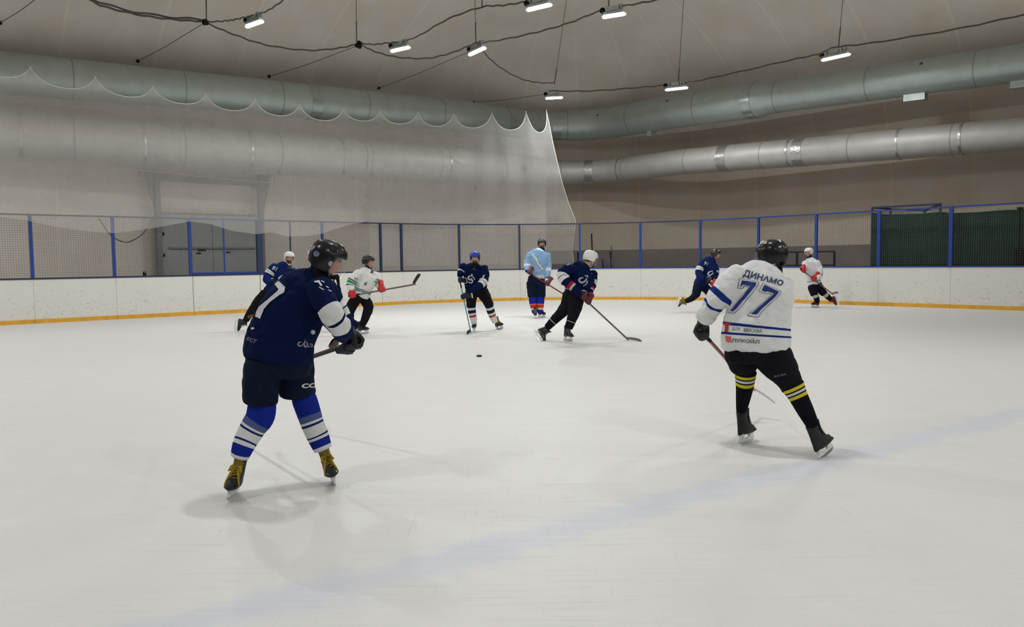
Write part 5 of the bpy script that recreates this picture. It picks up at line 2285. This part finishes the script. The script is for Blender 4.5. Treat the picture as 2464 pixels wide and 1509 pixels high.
printed('pink_sponsor_mark', *poly_mesh([[(1746, 808), (1760, 810), (1760, 824.5), (1747, 822)]], 3), T, .005, M['pink_print'], jersey)
printed('sponsor_lettering', *text_px('ЛУКОЙЛ', ((1761, 812), (1828, 816), (1827, 827), (1761, 823.5)), 3, .03), T, .005, M['grey_print'], jersey)
printed('maker_lettering', *text_px('BAUER', ((1863, 903), (1892, 898), (1893, 902), (1864, 908)), 3), PT, .004, M['grey_print'], pants)
ht = BVHTree.FromPolygons([v.co + Vector(body.location) for v in hel.data.vertices], [tuple(p.vertices) for p in hel.data.polygons])
printed('top_sticker', *poly_mesh([[(1832, 580), (1840, 577), (1846, 580), (1845, 587), (1837, 589), (1831, 585)]], 2.5), ht, .003, mat('sticker_yellow', (.32, .32, .2, 1), .5, noise=.4, nscale=60), hel)
printed('rear_label', *poly_mesh([[(1858, 636), (1868, 634), (1869, 639), (1860, 641)]], 2.5), ht, .003, M['white_print'], hel)

# ---- player in the blue helmet facing the viewer
red_sock = band_mat('red_band_sock', (0.012, 0.015, 0.06, 1), [('u', .16, .28, WHITE), ('u', .28, .45, (0.012, 0.015, 0.04, 1)), ('u', .45, .56, WHITE), ('u', .56, .66, (0.42, 0.03, 0.03, 1)), ('u', .66, 1.1, WHITE)])
p5 = dict(d=16.65, origin=on_z(1165, 796, 0), label='bearded player in navy with a blue helmet, facing the viewer and bending forward',
          head=(1143, 621, -.28), face=(0, -.18, -1), up=(0, 1, -.2), hs=.98, helmet='blue_plastic', beard=BROWN, drop=.01,
          torso=[(1142, 640, -.22, 12, 10), (1141, 648, -.15, 27, 17), (1143, 665, -.08, 27, 19), (1145, 684, 0, 27, 18), (1146, 702, .02, 26, 17)],
          arms=[[(1119, 640, -.16, 11), (1110, 652, -.16, 9.5), (1106, 663, -.26, 7)], [(1163, 644, -.16, 12), (1167, 666, -.2, 11), (1158, 684, -.3, 10), (1144, 694, -.38, 8.5), (1130, 703, -.42, 7)]],
          waist=[(1146, 697, .02, 26, 17), (1147, 708, .02, 26, 17)],
          thighs=[[(1135, 702, 0, 15), (1134, 720, -.05, 13), (1134, 739, -.06, 11)], [(1160, 702, 0, 15.5), (1170, 719, -.05, 13), (1178, 736, -.06, 11)]],
          shins=[[(1134, 733, -.05, 10), (1136, 752, -.03, 9.5), (1141, 779, -.02, 6.8)], [(1176, 731, -.05, 10), (1182, 752, .02, 9.5), (1191, 775, .1, 6.8)]],
          jersey=navy_jersey, pants=M['black_cloth'], socks=red_sock,
          skates=[dict(ground=(1141, 797), fwd=(-.15, 0, -1), up=(.03, 1, 0)), dict(ground=(1203, 793), fwd=(.6, 0, -.8), up=(-.28, 1, 0))],
          skate_style=dict(tongue='yellow_tongue', lace='yellow_lace'),
          stick=dict(label='pale blue stick held by the player in the blue helmet, blade on the ice', pts=[(1105, 668, -.36), (1133, 801), (1127, 805)], shaft=shaft_teal, blade=blade_black),
          gloves=[dict(arm=0, grip=(1108, 674, -.36), mat='black_glove', s=.95, trim='white_print', flip=1), dict(arm=1, grip=(1116, 714, -.42), mat='navy_glove', s=.95, trim='white_print', flip=1)])
body, jersey, pants, hel, T, PT, hc, ax = build_player(p5)
emb = [[(1133.5, 664, .9), (1128.5, 665, 1.6), (1127, 669, 1.8), (1130, 673, 1.5), (1133, 674, 1.0)], [(1132, 670, 1.0), (1135, 672, 1.6), (1137, 677, 1.7), (1134.5, 680.5, 1.4), (1128, 679, .9), (1125.5, 678, .7)],
       [(1134, 665, .7), (1134.5, 660, .7), (1137, 661, .7), (1136.5, 665, .8), (1141, 669, .9), (1142, 674, .7)]]
printed('club_emblem', *stroke_px(emb), T, .006, M['white_print'], jersey)
printed('sleeve_number', *text_px('8', ((1163, 662), (1168, 660), (1163, 672), (1158, 672)), 2), T, .006, M['white_print'], jersey)

# ---- standing player in light blue
lightblue = band_mat('light_blue_jersey', (0.20, 0.33, 0.50, 1), [('torso', -.1, .06, (0.62, 0.66, 0.68, 1)), ('sleeve', .60, .74, (0.58, 0.60, 0.58, 1)), ('torso', .88, 1.1, (0.50, 0.54, 0.52, 1))])
orange_sock = band_mat('orange_band_sock', (0.008, 0.022, 0.26, 1), [('u', .50, .56, (0.62, 0.16, 0.1, 1)), ('u', .56, .72, (0.55, 0.03, 0.02, 1)), ('u', .72, .83, (0.66, 0.52, 0.36, 1))])
p6 = dict(d=20.3, origin=on_z(1298, 765, 0), label='player in a light blue jersey standing upright near the corner boards',
          head=(1304, 587, 0), face=(.12, -.02, -1), hs=.98, helmet='dark_plastic', beard=(.02, .015, .012), guard_mat='navy_cloth', drop=.06,
          torso=[(1300, 603, 0, 12, 10), (1298, 610, 0, 23, 13), (1296, 628, 0, 23, 15), (1295, 650, 0, 20.5, 14), (1296, 671, 0, 18, 13)],
          arms=[[(1277, 611, 0, 9), (1268, 634, -.02, 8), (1270, 653, -.14, 6.5)], [(1316, 612, 0, 9), (1320, 640, 0, 8), (1317, 668, -.1, 6.5)]],
          waist=[(1291, 667, 0, 21, 14), (1290, 682, 0, 23, 14)],
          thighs=[[(1279, 680, 0, 13), (1281, 700, 0, 12.5), (1281, 714, 0, 11.5)], [(1300, 680, 0, 13), (1301, 700, 0, 12), (1301, 714, 0, 11)]],
          shins=[[(1282, 709, 0, 10), (1283, 730, 0, 9.2), (1287, 753, 0, 6.3)], [(1301, 709, 0, 10), (1300, 730, 0, 9.2), (1300, 753, 0, 6.3)]],
          jersey=lightblue, pants=M['navy_cloth'], socks=orange_sock,
          skates=[dict(ground=(1288, 766), fwd=(-.05, 0, -1), up=(0, 1, 0)), dict(ground=(1303, 764), fwd=(.65, 0, -.75), up=(0, 1, 0))],
          skate_style=dict(boot='black_glove', tongue='black_glove', lace='grey_plastic'),
          stick=dict(label='thin stick held across the light blue player, its end behind the skater in front', pts=[(1264, 651, -.22), (1384, 725, -.2), (1394, 727, -.2)], shaft=shaft_red, blade=blade_black),
          gloves=[dict(arm=0, grip=(1273, 657, -.22), mat='maroon_glove', s=1.0, trim='red_print'), dict(arm=1, grip=(1317, 684, -.2), mat='maroon_glove', s=1.0, trim='red_print')])
body, jersey, pants, hel, T, PT, hc, ax = build_player(p6)
printed('diagonal_script', *stroke_px([[(1281, 609, 1.2), (1285, 617, 1.6), (1290, 624, 1.2), (1294, 633, 1.6), (1300, 641, 1.3), (1306, 649, 1.4)], [(1283, 620, .5), (1288, 616, .6), (1293, 628, .6)], [(1297, 643, .5), (1302, 637, .6)]]), T, .007, mat('cream_print', (.62, .6, .5, 1), .8, noise=.05), jersey)

# ---- skater with white helmet in front of the corner
p7_sock = band_mat('black_sock', (0.006, 0.0065, 0.009, 1), [('u', .46, .52, (0.3, 0.32, 0.34, 1))])
p7_jersey = band_mat('navy_white_red_jersey', NAVY, [('sleeve', .27, .35, WHITE), ('sleeve', .365, .47, WHITE), ('sleeve', .62, .70, (0.32, 0.012, 0.025, 1)), ('sleeve', .70, .76, (.4, .42, .44, 1)), ('torso', .80, .84, (.3, .31, .34, 1)), ('torso', .87, .91, (.3, .31, .34, 1))])
p7 = dict(d=14.35, origin=on_z(1366, 820, 0), label='player in navy with a white helmet, skating right with the stick blade on the ice',
          head=(1421, 622, .02), face=(.86, -.26, .34), up=(.28, 1, 0), hs=.98, helmet='white_plastic', visor='full', guard=False, strap='white_print',
          torso=[(1411, 642, .0, 13, 12), (1402, 650, .0, 30, 22), (1397, 668, 0, 34, 26), (1391, 688, .02, 31, 24), (1386, 705, .03, 29, 22)],
          arms=[[(1371, 645, -.16, 15), (1354, 661, -.2, 15), (1363, 678, -.26, 13), (1382, 694, -.3, 10), (1396, 706, -.3, 8)], [(1424, 657, .14, 13), (1427, 677, .12, 11), (1422, 696, .0, 9), (1417, 712, -.12, 7)]],
          waist=[(1386, 700, .03, 28, 22), (1383, 715, .03, 27, 21)],
          thighs=[[(1388, 708, -.04, 20), (1386, 730, -.05, 18), (1381, 752, -.05, 15), (1376, 768, -.05, 12.5)], [(1374, 710, .1, 20), (1364, 736, .12, 17), (1347, 757, .15, 13), (1335, 768, .17, 11.5)]],
          shins=[[(1378, 760, -.05, 12.5), (1374, 774, -.05, 11.5), (1368, 789, -.05, 10)], [(1344, 760, .16, 12), (1330, 774, .18, 10.5), (1317, 788, .2, 8.5)]],
          jersey=p7_jersey, pants=M['black_cloth'], socks=p7_sock,
          skates=[dict(ground=(1366, 820), fwd=(.5, 0, -.8), up=(.06, 1, 0), s=1.02), dict(ankle_px=(1313, 794, .22), fwd=(-.30, -.85, -.35), up=(.75, .35, .1))],
          skate_style=dict(boot='dark_plastic', cap='black_plastic', tongue='dark_plastic', lace='grey_plastic'),
          stick=dict(label='long grey and red stick reaching right from the white-helmeted skater', pts=[(1395, 709, -.3), (1512, 818), (1546, 820)], shaft=shaft_grey, blade=blade_grey),
          gloves=[dict(arm=0, grip=(1404, 718, -.3), mat='maroon_glove', s=.95, trim='white_print'), dict(arm=1, grip=(1414, 728, -.28), mat='maroon_glove', s=.95, trim='red_print')])
body, jersey, pants, hel, T, PT, hc, ax = build_player(p7)
printed('club_emblem', *stroke_px([[(1404, 668, 1), (1396, 670, 2.2), (1394, 676, 2.4), (1400, 680, 2.2), (1408, 676, 2), (1412, 669, 1.6)], [(1407, 664, 1.2), (1414, 664, 1.3), (1413, 668, 1)], [(1414, 676, 1.4), (1410, 684, 1.4), (1403, 688, 1.1)]]), T, .006, mat('soft_print', (.36, .36, .4, 1), .8, noise=.1), jersey)
printed('shoulder_number', *poly_mesh([[(1361, 637), (1374, 632), (1377, 634), (1366, 640)]], 2), T, .006, M['dim_print'], jersey)
printed('chest_mark', *poly_mesh([[(1419.5, 656.5), (1426, 657.5), (1426, 659), (1419.5, 658.5)]], 2), T, .006, M['dim_print'], jersey)

# ---- white jersey with green stripes
green_jersey = band_mat('white_green_jersey', (0.72, 0.72, 0.70, 1), [('sleeve', .46, .50, (.02, .03, .035, 1)), ('sleeve', .52, .63, (0.03, 0.30, 0.07, 1)), ('sleeve', .68, .72, (.02, .02, .06, 1)), ('torso', .70, .725, (.02, .03, .05, 1)), ('torso', .74, .80, (0.10, 0.34, 0.30, 1))])
p4 = dict(d=16.2, origin=on_z(873, 804, 0), label='player in white and green with red gloves, holding a stick level with its blade up',
          head=(887, 631, 0), face=(.95, -.08, -.28), up=(.05, 1, 0), hs=.96, helmet='dark_plastic', beard=None, drop=.05,
          torso=[(888, 650, 0, 11, 10), (882, 658, 0, 20, 16), (880, 675, 0, 25, 19), (873, 695, 0, 23, 17), (866, 716, 0, 21.5, 16)],
          arms=[[(865, 657, -.14, 12), (851, 671, -.2, 12), (844, 686, -.22, 10.5), (846, 700, -.26, 7.5)], [(900, 661, .12, 11), (907, 676, .08, 9.5), (912, 690, -.02, 7)]],
          waist=[(868, 711, 0, 21, 16), (867, 722, 0, 20, 16)],
          thighs=[[(859, 716, -.05, 14), (847, 735, -.12, 13), (841, 750, -.15, 12)], [(876, 718, .05, 13.5), (886, 737, .0, 12.5), (883, 754, .0, 11.5)]],
          shins=[[(841, 746, -.14, 11), (842, 766, -.02, 9.5), (840, 784, .1, 7.5)], [(884, 750, .0, 11), (878, 768, .01, 9.5), (871, 784, .02, 7.5)]],
          jersey=green_jersey, pants=M['black_cloth'], socks=M['black_cloth'],
          skates=[dict(ground=(838, 801), fwd=(.6, 0, -.5), up=(0, 1, 0)), dict(ground=(874, 804), fwd=(.85, 0, -.35), up=(-.12, 1, 0))],
          skate_style=dict(boot='dark_plastic', cap='dark_plastic', tongue='tan_palm'),
          stick=dict(label='stick with pale grip and raised black blade held by the player with red gloves', pts=[(838, 713, -.26), (1000, 684, .05), (1013, 660, .05)], shaft=shaft_grey, blade=blade_black),
          gloves=[dict(arm=0, grip=(849, 711, -.25), mat='red_glove', s=1.1), dict(arm=1, grip=(920, 698, -.1), mat='red_glove', s=1.1)])
body, jersey, pants, hel, T, PT, hc, ax = build_player(p4)
printed('sleeve_number', *text_px('77', ((853, 668), (862, 671), (858, 680), (849, 677)), 2), T, .006, mat('pale_blue_print', (.12, .18, .34, 1), .8, noise=.1), jersey)
printed('chest_mark', *poly_mesh([[(877, 680), (884, 679), (882, 686), (876, 687)]], 2), T, .006, M['grey_print'], jersey)
printed('shoulder_stripe', *stroke_px([[(901, 676, 1.6), (906, 682, 1.8), (902, 690, 1.4)]]), T, .006, mat('green_print', (.03, .30, .08, 1), .8, noise=.1), jersey)

# ---- navy player behind the nearest one, on the left
p3 = dict(d=17.3, origin=on_z(672, 797, 0), label='bearded player in navy with a white helmet at the far left, leaning over one leg',
          head=(696, 621, -.05), face=(.5, -.12, -.86), hs=.96, helmet='white_plastic', beard=BROWN, guard=False, strap='white_print',
          torso=[(693, 640, -.03, 11, 10), (684, 648, 0, 22, 16), (678, 664, 0, 25, 17), (668, 685, .0, 23, 15), (655, 704, .03, 21, 14)],
          arms=[[(664, 642, -.1, 11), (650, 655, -.15, 11), (643, 670, -.2, 11), (650, 682, -.3, 8)], [(703, 652, .1, 10), (712, 668, .1, 9), (705, 684, .0, 8)]],
          waist=[(654, 699, .03, 20, 14), (648, 710, .03, 19, 14)],
          thighs=[[(640, 710, .05, 15), (624, 724, .1, 12.5), (610, 742, .13, 10.5)], [(660, 712, .0, 14), (667, 735, -.05, 12), (671, 755, -.05, 11)]],
          shins=[[(612, 739, .13, 10.5), (601, 755, .18, 9), (592, 770, .22, 7.5)], [(671, 752, -.05, 10), (673, 770, 0, 9), (674, 785, .05, 7)]],
          jersey=band_mat('far_navy_jersey', (0.007, 0.018, 0.10, 1), [('sleeve', .30, .36, WHITE), ('sleeve', .375, .45, WHITE)]), pants=M['black_cloth'], socks=M['black_cloth'],
          skates=[dict(ankle_px=(588, 776, .24), fwd=(-.12, -.9, -.3), up=(.85, -.05, .2)), dict(ground=(675, 798), fwd=(.5, 0, -.8), up=(0, 1, 0))],
          stick=dict(label='pale stick with red-brown blade beside the leg of the far left player', pts=[(668, 676, -.32), (611, 764, -.25), (596, 767, -.25)], shaft=shaft_white, blade=blade_red),
          gloves=[dict(arm=0, grip=(661, 684, -.32), mat='black_glove', s=.95, trim='white_print'), dict(arm=1, grip=(668, 677, -.3), mat='black_glove', s=.95)])
body, jersey, pants, hel, T, PT, hc, ax = build_player(p3)
printed('sleeve_number', *text_px('81', ((658, 640), (668, 643), (664, 652), (654, 648)), 2), T, .006, M['white_print'], jersey)
printed('club_emblem', *stroke_px([[(684, 661, .9), (676, 665, 1.6), (671, 670, 1.8), (676, 675, 1.4), (684, 671, 1.2), (687, 664, 1)]]), T, .006, M['white_print'], jersey)

# ---- navy player on the right, skating behind number 77
p8 = dict(d=21.6, origin=on_z(1700, 752, 0), label='player in navy and dark helmet skating behind the arm of number 77',
          head=(1723, 613, 0), face=(.9, -.1, -.4), hs=.98, helmet='dark_plastic', guard=False,
          torso=[(1717, 625, 0, 9, 9), (1707, 633, 0, 18, 14), (1704, 648, 0, 20, 15), (1694, 668, 0, 18, 14), (1684, 686, .03, 16, 13)],
          arms=[[(1694, 632, -.12, 9.5), (1684, 646, -.18, 9.5), (1682, 660, -.22, 8.5), (1692, 670, -.28, 7)], [(1718, 639, .14, 9), (1723, 655, .12, 8), (1718, 672, -.05, 6.5)]],
          waist=[(1685, 681, .03, 16, 12), (1683, 690, .03, 16, 12)],
          thighs=[[(1679, 690, -.03, 12), (1676, 703, -.05, 10.5), (1674, 713, -.05, 9.5)], [(1692, 688, .05, 12), (1704, 700, 0, 10.5), (1713, 712, -.05, 9)]],
          shins=[[(1674, 709, -.05, 9), (1665, 718, .12, 7.5), (1653, 724, .3, 6)], [(1713, 709, -.05, 8.5), (1717, 728, 0, 8), (1715, 742, .02, 6)]],
          jersey=band_mat('navy_jersey_one_band', (0.007, 0.018, 0.085, 1), [('sleeve', .36, .43, WHITE), ('sleeve', .445, .52, WHITE)]), pants=M['navy_cloth'], socks=M['black_cloth'],
          skates=[dict(ankle_px=(1648, 726, .34), fwd=(-.30, -.9, -.1), up=(.85, -.35, 0), boot='yellow_tongue', cap='black_plastic'), dict(ground=(1716, 753), fwd=(.8, 0, -.4), up=(0, 1, 0))],
          skate_style=dict(lace='yellow_lace', tongue='yellow_tongue'),
          stick=dict(label='stick of the navy player behind number 77, mostly hidden by him', pts=[(1694, 671, -.3), (1795, 744, -.3), (1815, 742, -.3)], shaft=shaft_black, blade=blade_black),
          gloves=[dict(arm=0, grip=(1703, 678, -.3), mat='black_glove', s=1.0, trim='white_print'), dict(arm=1, grip=(1714, 686, -.3), mat='red_glove', s=1.0)])
body, jersey, pants, hel, T, PT, hc, ax = build_player(p8)
printed('sleeve_number', *text_px('91', ((1696, 629), (1704, 632), (1701, 640), (1693, 636)), 2), T, .007, M['white_print'], jersey)
printed('club_emblem', *stroke_px([[(1715, 652, .8), (1706, 655, 1.5), (1704, 661, 1.6), (1710, 662, 1.3), (1716, 656, 1.2)]]), T, .007, M['white_print'], jersey)

# ---- white player at the far right boards
p9_sock = band_mat('white_top_sock', (0.007, 0.0075, 0.009, 1), [('u', -.1, .38, (.55, .5, .42, 1))])
p9 = dict(d=23.1, origin=on_z(1966, 739, 0), label='player in white with white helmet and red gloves skating left by the far boards',
          head=(1946, 608, 0), face=(-.9, -.12, -.42), up=(-.05, 1, 0), hs=.98, helmet='white_plastic', guard_mat='navy_cloth', drop=.06,
          torso=[(1949, 623, 0, 9, 8), (1950, 630, 0, 16, 12), (1952, 646, 0, 17.5, 13), (1956, 664, 0, 16, 12.5), (1959, 684, 0, 15.5, 12)],
          arms=[[(1964, 631, -.12, 8), (1972, 648, -.16, 8), (1972, 662, -.22, 7), (1966, 669, -.28, 6)], [(1938, 632, .05, 7.5), (1935, 644, -.05, 7), (1935, 650, -.15, 6)]],
          waist=[(1962, 680, 0, 15, 12), (1962, 688, 0, 16, 12)],
          thighs=[[(1955, 690, -.05, 11), (1957, 700, -.08, 10), (1960, 710, -.1, 8.5)], [(1969, 690, .05, 11), (1977, 700, .05, 9.5), (1983, 707, .06, 8.5)]],
          shins=[[(1960, 706, -.1, 7.5), (1964, 716, -.05, 7), (1967, 727, 0, 5.5)], [(1982, 704, .06, 7.5), (1990, 712, .15, 7), (1997, 719, .25, 5.5)]],
          jersey=band_mat('plain_white_jersey', (0.70, 0.71, 0.72, 1), [('sleeve', .72, .76, (.05, .05, .06, 1)), ('torso', .86, .9, (.3, .3, .32, 1))]), pants=M['black_cloth'], socks=p9_sock,
          skates=[dict(ground=(1962, 740), fwd=(-.9, 0, -.3), up=(.05, 1, 0)), dict(ankle_px=(1999, 721, .28), fwd=(.18, -.95, -.1), up=(-.9, -.2, 0))],
          skate_style=dict(boot='maroon_glove', cap='black_plastic', tongue='red_glove', lace='red_print'),
          stick=dict(label='short-looking dark stick held behind by the white player at the far boards', pts=[(1925, 646, -.3), (2005, 709, -.1), (2017, 706, -.1)], shaft=shaft_grey, blade=blade_grey),
          gloves=[dict(arm=0, grip=(1960, 672, -.28), mat='red_glove', s=1.15), dict(arm=1, grip=(1932, 652, -.28), mat='red_glove', s=1.15)])
body, jersey, pants, hel, T, PT, hc, ax = build_player(p9)

# ---- player nearly hidden behind the nearest navy player
p10 = dict(d=17.2, origin=on_z(752, 796, 0), label='player with a white helmet almost wholly hidden behind the nearest navy player',
           head=(752, 616, 0), face=(.1, -.1, -1), hs=.92, helmet='white_plastic', guard=False, strap='white_print',
           torso=[(756, 640, 0, 9, 8), (758, 655, 0, 18, 13), (758, 675, 0, 22, 15), (756, 695, 0, 21, 14), (754, 712, 0, 20, 14)],
           arms=[[(741, 662, 0, 9), (738, 685, 0, 8.5), (748, 705, -.15, 7)], [(774, 664, 0, 9), (784, 690, -.05, 8.5), (795, 712, -.15, 7)]],
           waist=[(754, 708, 0, 20, 14), (754, 718, 0, 21, 14)],
           thighs=[[(743, 718, 0, 12), (742, 735, 0, 11), (742, 750, 0, 10)], [(764, 718, 0, 12), (766, 735, 0, 11), (767, 750, 0, 10)]],
           shins=[[(742, 748, 0, 9), (742, 765, 0, 8.5), (742, 784, 0, 6.5)], [(767, 748, 0, 9), (767, 765, 0, 8.5), (767, 784, 0, 6.5)]],
           jersey=M['navy_cloth'], pants=M['black_cloth'], socks=M['black_cloth'],
           skates=[dict(ground=(742, 797), fwd=(-.1, 0, -1), up=(0, 1, 0)), dict(ground=(767, 797), fwd=(.2, 0, -1), up=(0, 1, 0))],
           stick=dict(label='upright dark red stick end showing right of the nearest navy player', pts=[(803, 668, -.2), (806, 796), (794, 798)], shaft=shaft_red, blade=blade_black),
           gloves=[dict(arm=1, grip=(803, 727, -.2), mat='black_glove', s=.9)])
build_player(p10)
